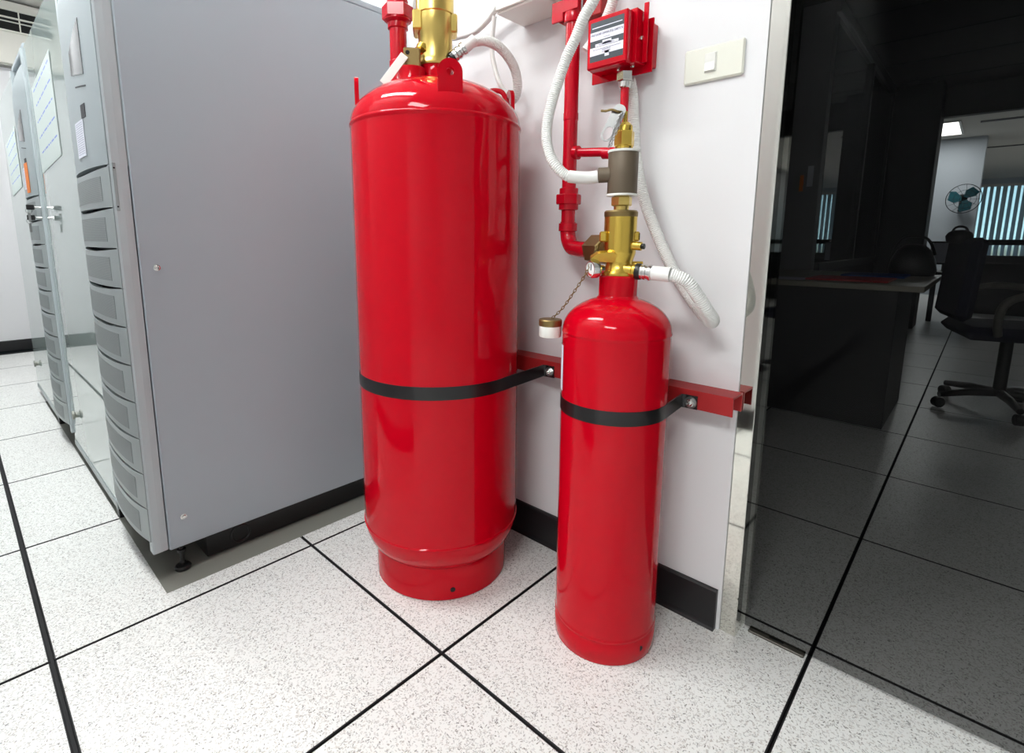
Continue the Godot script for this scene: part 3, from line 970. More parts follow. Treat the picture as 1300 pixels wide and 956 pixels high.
	hexnut(st, SC + Vector3(0, 1.103, 0), SC + Vector3(0, 1.133, 0), 0.0205, 0.002)
	lathe(st, SC, Vector3.UP, [[0, 1.133], [0.0165, 1.133], [0.0155, 1.143], [0.009, 1.150], [0.0045, 1.151], [0.0045, 1.172], [0, 1.173]], 24)
	obj("manual_actuator", st, M.brass_gold, t)
	# pull lever: a steel tag with an oval finger hole
	st = new_st()
	var la := SL(-0.006, 1.182, 0.016)
	var lb := SL(-0.040, 1.112, 0.022)
	var ly := (la - lb).normalized()
	var ln := Vector3(-0.8667, 0.05, 0.4988)
	ln = (ln - ly * ln.dot(ly)).normalized()
	var lx := ly.cross(ln)
	var oo := PackedVector2Array(); var ii := PackedVector2Array()
	for k in 36:
		var a := TAU * k / 36.0
		var w := 0.0125 + 0.0012 * sin(a)
		oo.append(Vector2(w * cos(a), (0.0125 * sin(a)) + (0.052 if sin(a) > 0 else 0.0)))
		ii.append(Vector2(0.0085 * cos(a), 0.0135 * sin(a) + 0.004))
	holed(st, oo, ii, Transform3D(Basis(lx, ly, ln), lb + ly * 0.012), 0.0022)
	obj("pull_lever", st, M.steel, t)
	st = new_st()
	tube(st, curve_pts([SL(-0.048, 1.170, 0.024), SL(-0.038, 1.169, 0.024), SL(-0.028, 1.171, 0.024), SL(-0.014, 1.167, 0.022), SL(-0.002, 1.168, 0.012)], 0.003), [0.0022, 0.0026], 8)
	obj("safety_pin", st, M.bronze, t)
	st = new_st()
	chain(st, [SL(-0.006, 1.166, 0.024), SL(-0.016, 1.145, 0.029), SL(-0.022, 1.125, 0.031), SL(-0.030, 1.098, 0.031)], 0.0042, 0.0009)
	chain(st, [SL(-0.002, 1.163, 0.026), SL(-0.010, 1.140, 0.031), SL(-0.019, 1.118, 0.033), SL(-0.026, 1.100, 0.033)], 0.0042, 0.0009)
	obj("pin_chain", st, M.steel, t)
	# protective cap on its chain, resting against the flank
	var cp := thing("outlet_cap", "brass outlet cap hanging on a thin chain at the left of the slim cylinder", "cap", SL(-0.142, 0.69, 0.01))
	st = new_st()
	lathe(st, SL(-0.142, 0, 0.01), Vector3.UP, [[0, 0.727], [0.0245, 0.727], [0.0255, 0.729], [0.0255, 0.740], [0.024, 0.742], [0, 0.742]], 32)
	obj("cap_top", st, M.bronze, cp)
	st = new_st()
	lathe(st, SL(-0.142, 0, 0.01), Vector3.UP, [[0, 0.703], [0.0235, 0.703], [0.0245, 0.705], [0.0245, 0.727], [0, 0.727]], 32)
	obj("cap_skirt", st, M.white_plastic, cp)
	st = new_st()
	chain(st, [SL(-0.046, 0.902, 0.024), SL(-0.052, 0.880, 0.032), SL(-0.060, 0.858, 0.034), SL(-0.090, 0.806, 0.028), SL(-0.120, 0.762, 0.018), SL(-0.138, 0.744, 0.012)], 0.0062, 0.0009)
	obj("cap_chain", st, M.bronze, cp)

func _ang(p: Vector3) -> float:
	# angle used by lathe() about the vertical through the small cylinder
	var f := frame_for(Vector3.UP)
	var d := p - SC
	return atan2(d.dot(f.z), d.dot(f.x))

func chain(st: SurfaceTool, pts: Array, link: float, r: float) -> void:
	var c := curve_pts(pts, link * 1.25)
	for i in c.size() - 1:
		var a: Vector3 = c[i]; var b: Vector3 = c[i + 1]
		var d := (b - a).normalized()
		var fr := frame_for(d)
		var side := fr.x if i % 2 == 0 else fr.z
		var ring := []
		for k in 9:
			var t := TAU * k / 8.0
			ring.append((a + b) / 2 + d * cos(t) * link * 0.85 + side * sin(t) * link * 0.42)
		tube(st, ring, [r], 5, false)

# ------------------------------------------------------------------ straps, bracket
func strap_path(c: Vector3, r: float, ql: Vector2, qr: Vector2) -> Array:
	# from the left fixing round the front of the cylinder to the right fixing (plan: x, z)
	var cc := Vector2(c.x, c.z)
	var path := []
	var tang := func(q: Vector2, s: float) -> float:
		var d := q - cc
		return d.angle() + s * acos(clampf(r / d.length(), -1, 1))
	var al: float = tang.call(ql, -1.0)
	var ar: float = tang.call(qr, 1.0)
	# from al to ar by way of the front (-x): al is at -z side, going through angle pi
	while al > 0: al -= TAU
	while ar > al: ar -= TAU
	path.append(ql)
	for k in 41: path.append(cc + Vector2.from_angle(al + (ar - al) * k / 40.0) * r)
	path.append(qr)
	return path

func strap(c: Vector3, r: float, zl: float, zr: float, y0: float, y1: float, label: String) -> void:
	var t := thing("retaining_strap", label, "strap", Vector3(c.x, y0, c.z), "black steel straps on the cylinders")
	var path := strap_path(c, r, Vector2(1.099, zl), Vector2(1.099, zr))
	path.reverse()
	# small feet lying flat on the bracket
	path.insert(0, Vector2(1.1015, zr + 0.034))
	path.insert(1, Vector2(1.1005, zr + 0.008))
	path.append(Vector2(1.1015, zl - 0.034))
	var st := new_st()
	ribbon(st, path, y0, y1, -0.0035)
	obj("band", st, M.black_steel, t)
	var bz := zr + 0.020
	var by := (y0 + y1) / 2
	st = new_st()
	lathe(st, Vector3(1.100, by, bz), Vector3(-1, 0, 0), [[0, 0], [0.0135, 0], [0.0135, 0.002], [0.0, 0.002]], 24)
	obj("washer", st, M.steel, t)
	st = new_st()
	hexnut(st, Vector3(1.0985, by, bz), Vector3(1.090, by, bz), 0.0095, 0.0015)
	cyl(st, Vector3(1.092, by, bz), Vector3(1.084, by, bz), 0.0048, 0.001, 14)
	obj("bolt", st, M.chrome, t)

func mounts() -> void:
	var st := new_st()
	# channel section with the open side down
	var p := PackedVector2Array([Vector2(0, 0), Vector2(0.004, 0), Vector2(0.004, 0.038), Vector2(0.0545, 0.038), Vector2(0.0545, 0), Vector2(0.0585, 0), Vector2(0.0585, 0.042), Vector2(0.0, 0.042)])
	prism(st, p, Transform3D(Basis(Vector3(1, 0, 0), Vector3(0, 1, 0), Vector3(0, 0, 1)), Vector3(1.1040, 0.545, -1.32)), 0.966)
	tag(obj("mounting_channel", st, M.red_oxide), "dark red steel channel fixed across the white wall behind both cylinders", "bracket")
	strap(BC, 0.2125, -1.29, -0.855, 0.543, 0.575, "wide black strap round the large red cylinder")
	strap(SC, 0.1164, -0.69, -0.462, 0.545, 0.575, "narrow black strap round the slim red cylinder")

# ------------------------------------------------------------------ pipes
func pipes() -> void:
	var t := thing("discharge_pipe", "red pipe rising on the white wall between the two cylinders with a side branch", "pipe", PIPE + Vector3(0, 0.88, 0))
	var st := new_st()
	var r := 0.0175
	cyl(st, PIPE + Vector3(0, 0.945, 0), PIPE + Vector3(0, 2.3, 0), r, 0, 28)
	obj("riser", st, M.red_pipe_paint, t)
	var nd := (PIPE - SC).normalized()
	var n1 := SC + nd * 0.105 + Vector3(0, 0.893, 0)
	st = new_st()
	tube(st, curve_pts([n1, PIPE - nd * 0.055 + Vector3(0, 0.893, 0), PIPE - nd * 0.026 + Vector3(0, 0.897, 0), PIPE - nd * 0.008 + Vector3(0, 0.912, 0), PIPE + Vector3(0, 0.935, 0), PIPE + Vector3(0, 0.96, 0)], 0.006), [0.0195], 20)
	obj("elbow", st, M.red_pipe_paint, t)
	st = new_st()
	lathe(st, PIPE, Vector3.UP, [[r, 0.935], [0.0235, 0.937], [0.0235, 0.956], [r, 0.958]], 24)
	obj("collar", st, M.red_pipe_paint, t)
	st = new_st()
	lathe(st, PIPE, Vector3.UP, [[r, 0.988], [0.0245, 0.990], [0.0245, 1.006], [r, 1.007]], 24)
	hexnut(st, PIPE + Vector3(0, 1.003, 0), PIPE + Vector3(0, 1.028, 0), 0.0315, 0.002)
	lathe(st, PIPE, Vector3.UP, [[r, 1.026], [0.0235, 1.027], [0.0235, 1.042], [r, 1.045]], 24)
	obj("union", st, M.red_pipe_paint, t)
	st = new_st()
	lathe(st, PIPE, Vector3.UP, [[r, 1.205], [0.0185, 1.206], [0.0185, 1.222], [r, 1.223]], 24)
	obj("collar", st, M.red_pipe_paint, t)
	st = new_st()
	lathe(st, PIPE, Vector3.UP, [[r, 1.425], [0.0225, 1.427], [0.0235, 1.438], [0.0225, 1.449], [r, 1.451]], 24)
	obj("collar", st, M.red_pipe_paint, t)
	# side branch to the switch box riser
	var br := Vector3(1.1, 0, -0.640)
	st = new_st()
	cyl(st, PIPE + Vector3(0, 1.128, 0.01), br + Vector3(0, 1.116, 0), 0.0108, 0.001, 20)
	lathe(st, PIPE + Vector3(0, 1.1275, 0.014), Vector3(0, -0.08, 1), [[0, 0], [0.0165, 0], [0.0165, 0.012], [0.0108, 0.014]], 20)
	lathe(st, br + Vector3(0, 1.1175, -0.052), Vector3(0, -0.08, 1), [[0.0108, 0], [0.0135, 0.002], [0.0135, 0.022], [0.0108, 0.024]], 20)
	obj("branch", st, M.red_pipe_paint, t)
	st = new_st()
	cyl(st, br + Vector3(0, 1.106, 0), br + Vector3(0, 1.262, 0), 0.0095, 0, 20)
	lathe(st, br, Vector3.UP, [[0.0095, 1.160], [0.0115, 1.161], [0.0115, 1.173], [0.0095, 1.174]], 20)
	obj("switch_feed", st, M.red_pipe_paint, t)
	st = new_st()
	cyl(st, br + Vector3(0, 1.253, 0), br + Vector3(0, 1.268, 0), 0.0145, 0.002, 24)
	hexnut(st, br + Vector3(0, 1.267, 0), br + Vector3(0, 1.288, 0), 0.0195, 0.002)
	obj("gland_nut", st, M.chrome, t)
	# clamp that ties the riser to the wall
	var c := thing("pipe_clamp", "red pipe clamp near the top of the riser under the white box", "clamp", PIPE + Vector3(0, 1.45, 0))
	st = bx(Vector3(1.078, 1.432, -0.836), Vector3(1.084, 1.477, -0.803), 0.001)
	box(st, Vector3(1.078, 1.449, -0.812), Vector3(1.0815, 1.477, -0.760), 0.001)
	obj("front_plate", st, M.red_pipe_paint, c)
	obj("wall_block", bx(Vector3(1.118, 1.438, -0.775), Vector3(WALL, 1.52, -0.722), 0.002), M.red_oxide, c)
	obj("side_plate", bx(Vector3(1.082, 1.438, -0.829), Vector3(WALL, 1.477, -0.824), 0.001), M.red_pipe_paint, c)
	# the pipe that leaves the back of the large cylinder's valve
	var a := BL(-0.094, 0, -0.055)
	var u := thing("discharge_pipe", "red pipe with a hexagonal union rising behind the brass valve of the large cylinder", "pipe", a + Vector3(0, 1.3, 0))
	st = new_st()
	tube(st, curve_pts([BL(-0.03, 1.385, -0.03), BL(-0.055, 1.325, -0.04), BL(-0.075, 1.305, -0.047), BL(-0.092, 1.312, -0.053), a + Vector3(0, 1.335, 0), a + Vector3(0, 1.36, 0)], 0.006), [0.0215], 20)
	obj("elbow", st, M.red_pipe_paint, u)
	st = new_st()
	lathe(st, a, Vector3.UP, [[0.0215, 1.345], [0.0235, 1.347], [0.0235, 1.362], [0.0215, 1.364], [0.0215, 1.438], [0.0255, 1.44], [0.0255, 1.452], [0.034, 1.458], [0.034, 1.462]], 28, 30)
	cyl(st, a + Vector3(0, 1.49, 0), a + Vector3(0, 2.3, 0), 0.0235, 0, 28)
	obj("riser", st, M.red_pipe_paint, u)
	st = new_st()
	hexnut(st, a + Vector3(0, 1.460, 0), a + Vector3(0, 1.494, 0), 0.0395, 0.003)
	lathe(st, a, Vector3.UP, [[0.027, 1.492], [0.027, 1.505], [0.0245, 1.507], [0.0265, 1.512], [0.0265, 1.53], [0.0235, 1.532]], 24)
	obj("union", st, M.red_pipe_paint, u)

# ------------------------------------------------------------------ hoses
func ribbed(pts: Array, r: float, pitch := 0.0042, depth := 0.0013) -> SurfaceTool:
	var st := new_st()
	tube(st, curve_pts(pts, pitch / 2), [r, r - depth], 14)
	return st

func cuff(st: SurfaceTool, pts: Array, r: float) -> void:
	tube(st, curve_pts(pts, 0.006), [r], 18)

func hoses() -> void:
	# hose from the solenoid, in front of the riser, up out of view
	var a := [SL(-0.050, 1.045, 0.003), SL(-0.064, 1.043, 0.003), SL(-0.084, 1.043, 0.005), SL(-0.111, 1.046, 0.008), SL(-0.14, 1.071, 0.008), SL(-0.158, 1.111, 0.0), SL(-0.161, 1.157, -0.012), SL(-0.153, 1.201, -0.018), SL(-0.139, 1.247, -0.02), SL(-0.122, 1.291, -0.016), SL(-0.104, 1.324, -0.008), SL(-0.089, 1.355, 0.002), SL(-0.071, 1.384, 0.004), SL(-0.060, 1.42, -0.001), SL(-0.05, 1.56, -0.01), SL(-0.05, 2.0, -0.02), SL(-0.05, 2.715, -0.03)]
	var t := thing("flexible_conduit", "white ribbed conduit curving from the brown solenoid across the red riser", "hose", a[0], "white ribbed conduits")
	obj("ribbed_hose", ribbed(a.slice(2, 17), 0.0118), M.white_hose, t)
	var st := new_st()
	cuff(st, a.slice(0, 4), 0.0128)
	obj("cuff", st, M.white_hose, t)
	# hose from the slim cylinder's outlet: out, round and up the wall behind the switch box
	var od := (SL(0.93, -0.06, 0.36) - SC).normalized()
	var o0 := SL(0.0, 0.853, 0.012)
	var b := [o0 + od * 0.096, o0 + od * 0.108, SL(0.127, 0.838, 0.054), SL(0.153, 0.808, 0.048), SL(0.176, 0.776, 0.036), SL(0.192, 0.754, 0.012), SL(0.193, 0.746, -0.012), SL(0.179, 0.759, -0.036), SL(0.154, 0.792, -0.066), Vector3(1.13, 0.838, -0.508), Vector3(1.132, 0.929, -0.560), Vector3(1.132, 1.014, -0.598), Vector3(1.132, 1.095, -0.620), Vector3(1.132, 1.176, -0.632), Vector3(1.132, 1.255, -0.641), Vector3(1.125, 1.278, -0.644)]
	t = thing("flexible_conduit", "white ribbed conduit looping from the slim cylinder's outlet up behind the red switch box", "hose", b[0], "white ribbed conduits")
	obj("ribbed_hose", ribbed(b.slice(1, 16), 0.0136), M.white_hose, t)
	st = new_st()
	cuff(st, [o0 + od * 0.072, o0 + od * 0.084, b[0], b[1]], 0.0148)
	obj("cuff", st, M.white_hose, t)
	st = new_st()
	lathe(st, o0 + od * 0.046, od, [[0, -0.008], [0.016, -0.008], [0.0166, -0.007], [0.0166, 0.002], [0.016, 0.003], [0, 0.003]], 24)
	obj("black_seal", st, M.black_plastic, t)
	st = new_st()
	lathe(st, o0 + od * 0.049, od, [[0, 0], [0.0158, 0], [0.0158, 0.004], [0.0146, 0.005], [0.0158, 0.006], [0.0158, 0.011], [0.0138, 0.012], [0.0138, 0.015], [0.0162, 0.016], [0.0162, 0.021], [0.0145, 0.022], [0.0145, 0.026], [0, 0.026]], 24)
	obj("hose_coupling", st, M.chrome, t)
	# hose from the large cylinder's valve, arching to the right and down behind it
	var cdir := (BL(0.80, 0.62, 0.1) - BC).normalized()
	var c0 := BL(0.028, 1.342, 0.022)
	var c := [c0 + cdir * 0.055, c0 + cdir * 0.072, BL(0.106, 1.394, 0.026), BL(0.143, 1.394, 0.012), BL(0.182, 1.373, -0.012), BL(0.206, 1.342, -0.035), BL(0.213, 1.311, -0.050), BL(0.208, 1.289, -0.062), BL(0.194, 1.28, -0.075), BL(0.17, 1.285, -0.095)]
	t = thing("flexible_conduit", "white ribbed conduit arching from the brass valve of the large cylinder", "hose", c[0], "white ribbed conduits")
	obj("ribbed_hose", ribbed(c.slice(1, 10), 0.0128), M.white_hose, t)
	st = new_st()
	cuff(st, [c[0], c[1], c0 + cdir * 0.086], 0.0133)
	obj("cuff", st, M.white_hose, t)
	st = new_st()
	lathe(st, c0, cdir, [[0, 0], [0.010, 0], [0.010, 0.012], [0.0145, 0.014], [0.0145, 0.022], [0, 0.022]], 24)
	obj("black_seal", st, M.black_plastic, t)
	st = new_st()
	lathe(st, c0 + cdir * 0.022, cdir, [[0, 0], [0.0145, 0], [0.0145, 0.006], [0.012, 0.008], [0.015, 0.010], [0.015, 0.016], [0.0125, 0.018], [0.0125, 0.023], [0.0155, 0.025], [0.0155, 0.032], [0, 0.034]], 24)
	obj("hose_coupling", st, M.chrome, t)
	# thin conduits from the white box
	st = ribbed([Vector3(1.10, 1.514, -1.048), Vector3(1.105, 1.478, -1.060), Vector3(1.105, 1.428, -1.062), Vector3(1.105, 1.374, -1.048), Vector3(1.10, 1.335, -1.026), Vector3(1.095, 1.297, -0.990)], 0.0068, 0.003, 0.0005)
	tag(obj("flexible_conduit", st, M.white_hose), "thin white conduit hanging from the white box down to the arched hose", "hose")
	st = ribbed([Vector3(1.14, 2.715, -1.36), Vector3(1.13, 2.1, -1.36), Vector3(1.12, 1.78, -1.37), Vector3(1.125, 1.69, -1.415), Vector3(1.13, 1.64, -1.44), Vector3(1.13, 1.59, -1.42), Vector3(1.13, 1.545, -1.35), Vector3(1.13, 1.512, -1.22), Vector3(1.13, 1.510, -1.15), Vector3(1.128, 1.526, -1.10), Vector3(1.12, 1.55, -1.05), Vector3(1.115, 1.57, -0.99)], 0.0088, 0.003, 0.0004)
	tag(obj("flexible_conduit", st, M.white_hose), "white conduit looping behind the large cylinder's valve into the white box", "hose")
	st = ribbed([Vector3(1.09, 1.352, -0.741), Vector3(1.098, 1.372, -0.728), Vector3(1.105, 1.40, -0.71), Vector3(1.11, 1.43, -0.695), Vector3(1.115, 1.50, -0.68), Vector3(1.12, 1.60, -0.67), Vector3(1.13, 2.1, -0.66), Vector3(1.14, 2.715, -0.66)], 0.0125)
	tag(obj("flexible_conduit", st, M.white_hose), "short white ribbed conduit behind the top of the red switch box", "hose")

# ------------------------------------------------------------------ things on the wall
func wall_fittings() -> void:
	# red pressure switch box
	var t := thing("switch_box", "red pressure switch box with a printed front on the white wall", "control box", Vector3(1.11, 1.29, -0.668))
	obj("mounting_plate", bx(Vector3(1.128, 1.286, -0.748), Vector3(1.133, 1.398, -0.592), 0.001), M.red_paint, t)
	obj("back_box", bx(Vector3(1.133, 1.30, -0.740), Vector3(WALL, 1.392, -0.598), 0.002), M.red_pipe_paint, t)
	obj("side_tab", bx(Vector3(1.108, 1.302, -0.606), Vector3(1.112, 1.424, -0.595), 0.001), M.red_paint, t)
	obj("housing", bx(Vector3(1.085, 1.300, -0.726), Vector3(1.129, 1.410, -0.608), 0.002), M.red_paint, t)
	var cv := obj("cover", bx(Vector3(1.060, 1.297, -0.7185), Vector3(1.086, 1.404, -0.6165), 0.003), M.red_paint, t)
	for q in [[1.102, 1.297, -0.66], [1.102, 1.297, -0.625]]:
		var s := new_st()
		lathe(s, Vector3(q[0], 1.3, q[2]), Vector3(0, -1, 0), [[0, 0], [0.0045, 0], [0.0045, 0.003], [0.003, 0.005], [0, 0.0055]], 14)
		obj("screw", s, M.chrome, t)
	var s2 := new_st()
	lathe(s2, Vector3(1.104, 1.352, -0.609), Vector3(0, 0, 1), [[0, 0], [0.0045, 0], [0.0045, 0.003], [0.003, 0.005], [0, 0.0055]], 14)
	lathe(s2, Vector3(1.098, 1.411, -0.64), Vector3(0, 1, 0), [[0, -0.002], [0.004, -0.002], [0.004, 0.003], [0, 0.004]], 14)
	obj("screw", s2, M.chrome, t)
	# printed front: dark plate with white bands, lettering on the bands
	var zl := -0.7095; var zr := -0.6255
	var xf := 1.0596
	obj("front_label", bx(Vector3(xf, 1.3115, zl), Vector3(1.0604, 1.3945, zr)), M.dark_label, cv)
	var band := func(y0: float, y1: float, za: float, zb: float) -> SurfaceTool: return bx(Vector3(xf - 0.0004, y0, za), Vector3(xf, y1, zb))
	obj("white_band", band.call(1.3555, 1.3735, zl, zr), M.label_white, cv)
	obj("white_band", band.call(1.3245, 1.3415, zl, zr), M.label_white, cv)
	obj("thin_line", band.call(1.3812, 1.3830, zl + 0.004, zr - 0.004), M.label_white, cv)
	obj("nameplate", band.call(1.3440, 1.3530, -0.678, -0.655), M.label_white, cv)
	obj("nameplate", band.call(1.3425, 1.3480, -0.696, -0.637), M.label_white, cv)
	obj("emblem", band.call(1.3185, 1.3290, -0.671, -0.660), M.label_white, cv)
	lettering("PRESSURE OPERATED SWITCH", Vector3(xf - 0.0006, 1.3672, -0.6675), 0.0062, 0.080, cv)
	var k := 0
	for y in [1.3585, 1.3478, 1.3450, 1.3355, 1.3330, 1.3290]:
		var l := new_st()
		var half := 0.007 if k in [0, 1] else 0.020 if k == 2 else 0.034 if k == 3 else 0.010
		var z := -half
		while z < half:
			box(l, Vector3(xf - 0.0007, y, -0.6675 + z), Vector3(xf - 0.0003, y + 0.0011, -0.6675 + z + 0.0018))
			z += 0.0027
		obj("fine_print", l, M.ink, cv)
		k += 1
	# light switch
	t = thing("light_switch", "cream rectangular light switch plate on the white wall near the doorway", "switch", Vector3(WALL, 1.28, -0.467))
	obj("plate", bx(Vector3(1.155, 1.2485, -0.529), Vector3(WALL, 1.3195, -0.404), 0.0035), M.cream_plastic, t)
	obj("surround", bx(Vector3(1.1535, 1.266, -0.484), Vector3(1.156, 1.304, -0.459), 0.0008), M.white_plastic, t)
	var st := new_st()
	prism(st, PackedVector2Array([Vector2(0, 1.268), Vector2(0.0045, 1.268), Vector2(0.002, 1.285), Vector2(0.0035, 1.302), Vector2(0, 1.302)]), Transform3D(Basis(Vector3(-1, 0, 0), Vector3(0, 1, 0), Vector3(0, 0, -1)), Vector3(1.154, 0, -0.461)), 0.021)
	obj("rocker", st, M.white_plastic, t)
	# white junction box high on the wall
	t = thing("junction_box", "white junction box high on the wall above the conduits", "box", Vector3(1.11, 1.49, -0.92))
	obj("case", bx(Vector3(1.052, 1.489, -0.997), Vector3(WALL, 1.72, -0.842), 0.003), M.white_plastic, t)
	obj("lid", bx(Vector3(1.046, 1.494, -0.994), Vector3(1.053, 1.716, -0.845), 0.002), M.white_plastic, t)

func lettering(text: String, at: Vector3, cap: float, width: float, parent: Node3D) -> void:
	var tm := TextMesh.new()
	var sf := SystemFont.new()
	sf.font_names = PackedStringArray(["Droid Sans"])
	tm.font = sf
	tm.text = text
	tm.font_size = 32
	tm.depth = 0.02
	tm.pixel_size = 0.01
	var o := MeshInstance3D.new()
	o.name = "lettering"
	o.mesh = tm
	o.material_override = M.ink
	var w := maxf(tm.get_aabb().size.x, 0.01)
	var s := width / w
	o.transform = Transform3D(Basis(Vector3(0, 0, 1) * s, Vector3(0, 1, 0) * s, Vector3(-1, 0, 0) * 0.02), at - gpos(parent))
	parent.add_child(o, true)

# ------------------------------------------------------------------ unlit room behind the glass door
func dark_room() -> void:
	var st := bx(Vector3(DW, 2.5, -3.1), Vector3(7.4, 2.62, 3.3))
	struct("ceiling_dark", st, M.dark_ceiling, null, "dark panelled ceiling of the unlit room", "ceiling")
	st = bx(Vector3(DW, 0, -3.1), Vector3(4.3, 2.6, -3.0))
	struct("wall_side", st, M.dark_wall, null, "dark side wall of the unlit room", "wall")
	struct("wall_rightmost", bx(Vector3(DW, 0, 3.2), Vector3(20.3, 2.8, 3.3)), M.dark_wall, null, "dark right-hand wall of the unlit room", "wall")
	struct("wall_pillar", bx(Vector3(4.25, 0, -3.1), Vector3(4.35, 2.5, -0.915)), M.pillar_grey, null, "grey wall pillar standing behind the desk", "pillar")
	# ceiling seams
	for k in 8:
		var x := 1.9 + 0.7 * k
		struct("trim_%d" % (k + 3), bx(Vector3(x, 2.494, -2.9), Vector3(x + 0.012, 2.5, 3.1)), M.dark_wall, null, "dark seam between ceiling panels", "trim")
	# glazed partition along the room
	var w := Node3D.new()
	w.name = "window_1"
	w.position = Vector3(5.6, 0, -0.92)
	w.set_meta("kind", "structure"); w.set_meta("label", "glazed inner partition with a metal top rail behind the desk"); w.set_meta("category", "window")
	add_child(w)
	obj("top_rail", bx(Vector3(4.25, 2.42, -0.945), Vector3(7.0, 2.5, -0.885), 0.004), M.steel, w)
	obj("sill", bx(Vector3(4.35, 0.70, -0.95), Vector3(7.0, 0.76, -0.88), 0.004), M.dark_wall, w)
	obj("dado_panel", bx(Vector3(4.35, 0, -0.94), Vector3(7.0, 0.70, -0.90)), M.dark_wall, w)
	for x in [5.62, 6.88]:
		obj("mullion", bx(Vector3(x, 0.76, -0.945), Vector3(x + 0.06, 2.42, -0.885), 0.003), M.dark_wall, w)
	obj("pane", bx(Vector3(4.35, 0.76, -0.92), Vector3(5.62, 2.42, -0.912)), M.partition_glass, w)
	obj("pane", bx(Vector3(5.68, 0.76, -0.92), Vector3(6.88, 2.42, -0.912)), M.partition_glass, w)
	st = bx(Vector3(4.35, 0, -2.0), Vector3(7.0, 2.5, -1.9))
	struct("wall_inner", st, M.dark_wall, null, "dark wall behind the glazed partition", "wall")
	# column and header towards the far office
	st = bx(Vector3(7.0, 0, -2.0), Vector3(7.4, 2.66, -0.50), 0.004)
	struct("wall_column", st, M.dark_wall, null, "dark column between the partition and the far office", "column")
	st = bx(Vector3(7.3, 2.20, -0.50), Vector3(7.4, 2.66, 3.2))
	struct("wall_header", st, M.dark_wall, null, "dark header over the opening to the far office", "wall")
	# desk
	var d := thing("desk", "office desk with a pale edge and dark front panel seen through the tinted door", "desk", Vector3(3.7, 0, -1.0))
	obj("desk_top", bx(Vector3(3.04, 0.686, -2.4), Vector3(4.24, 0.714, -0.190), 0.003), M.desk_top, d)
	obj("front_panel", bx(Vector3(3.06, 0.004, -2.4), Vector3(3.085, 0.686, -0.283), 0.002), M.desk_panel, d)
	obj("end_panel", bx(Vector3(3.085, 0.004, -0.308), Vector3(3.72, 0.686, -0.283), 0.002), M.desk_panel, d)
	tag(obj("red_folder", bx(Vector3(3.16, 0.7145, -0.70), Vector3(3.50, 0.724, -0.34), 0.002), M.red_folder), "flat red folder lying on the dark office desk", "folder")
	tag(obj("blue_folder", bx(Vector3(3.62, 0.7145, -0.62), Vector3(3.95, 0.726, -0.32), 0.002), M.blue_folder), "flat blue folder lying at the back of the office desk", "folder")
	tag(obj("paper_sheet", bx(Vector3(3.10, 0.7145, -0.90), Vector3(3.30, 0.7165, -0.70), 0.0005), M.label_white), "loose white paper at the left front of the office desk", "paper")
	var bag := thing("handbag", "dark soft bag slumped on the back of the desk", "bag", Vector3(4.0, 0.714, -0.33))
	st = new_st()
	lathe(st, Vector3(4.05, 0.715, -0.33), Vector3.UP, [[0, 0], [0.11, 0.0], [0.12, 0.03], [0.11, 0.09], [0.085, 0.15], [0.05, 0.185], [0, 0.19]], 24, 60)
	obj("bag_body", st, M.black_plastic, bag)
	st = new_st()
	tube(st, curve_pts([Vector3(4.05, 0.84, -0.43), Vector3(4.02, 0.94, -0.38), Vector3(4.02, 0.94, -0.28), Vector3(4.05, 0.84, -0.23)], 0.01), [0.008], 8)
	obj("bag_handle", st, M.black_plastic, bag)
	# notices on the pillar
	for q in [[1.30, 1.44, -0.99, -0.955, "white notice with dark print on the grey pillar", "printed_page"], [1.27, 1.38, -1.035, -1.012, "small orange sticker on the grey pillar behind the desk", "orange"]]:
		tag(obj("pillar_notice", bx(Vector3(4.246, q[0], q[2]), Vector3(4.25, q[1], q[3])), M[q[5]]), q[4], "notice")
	chair(Vector3(3.90, 0, 0.13), 3.42, "navy office chair drawn up beside the end of the desk")
	var cb := thing("chair_bag", "small black bag hooked over the top of the navy office chair", "bag", Vector3(3.84, 0.908, -0.125))
	st = new_st()
	lathe(st, Vector3(3.84, 0.908, -0.125), Vector3.UP, [[0, 0], [0.04, 0.0], [0.055, 0.015], [0.06, 0.04], [0.05, 0.06], [0.03, 0.072], [0, 0.075]], 20, 60)
	obj("bag_body", st, M.black_plastic, cb)
	st = new_st()
	tube(st, curve_pts([Vector3(3.84, 0.955, -0.16), Vector3(3.84, 0.995, -0.145), Vector3(3.84, 0.995, -0.105), Vector3(3.84, 0.955, -0.09)], 0.01), [0.006], 8)
	obj("bag_handle", st, M.black_plastic, cb)

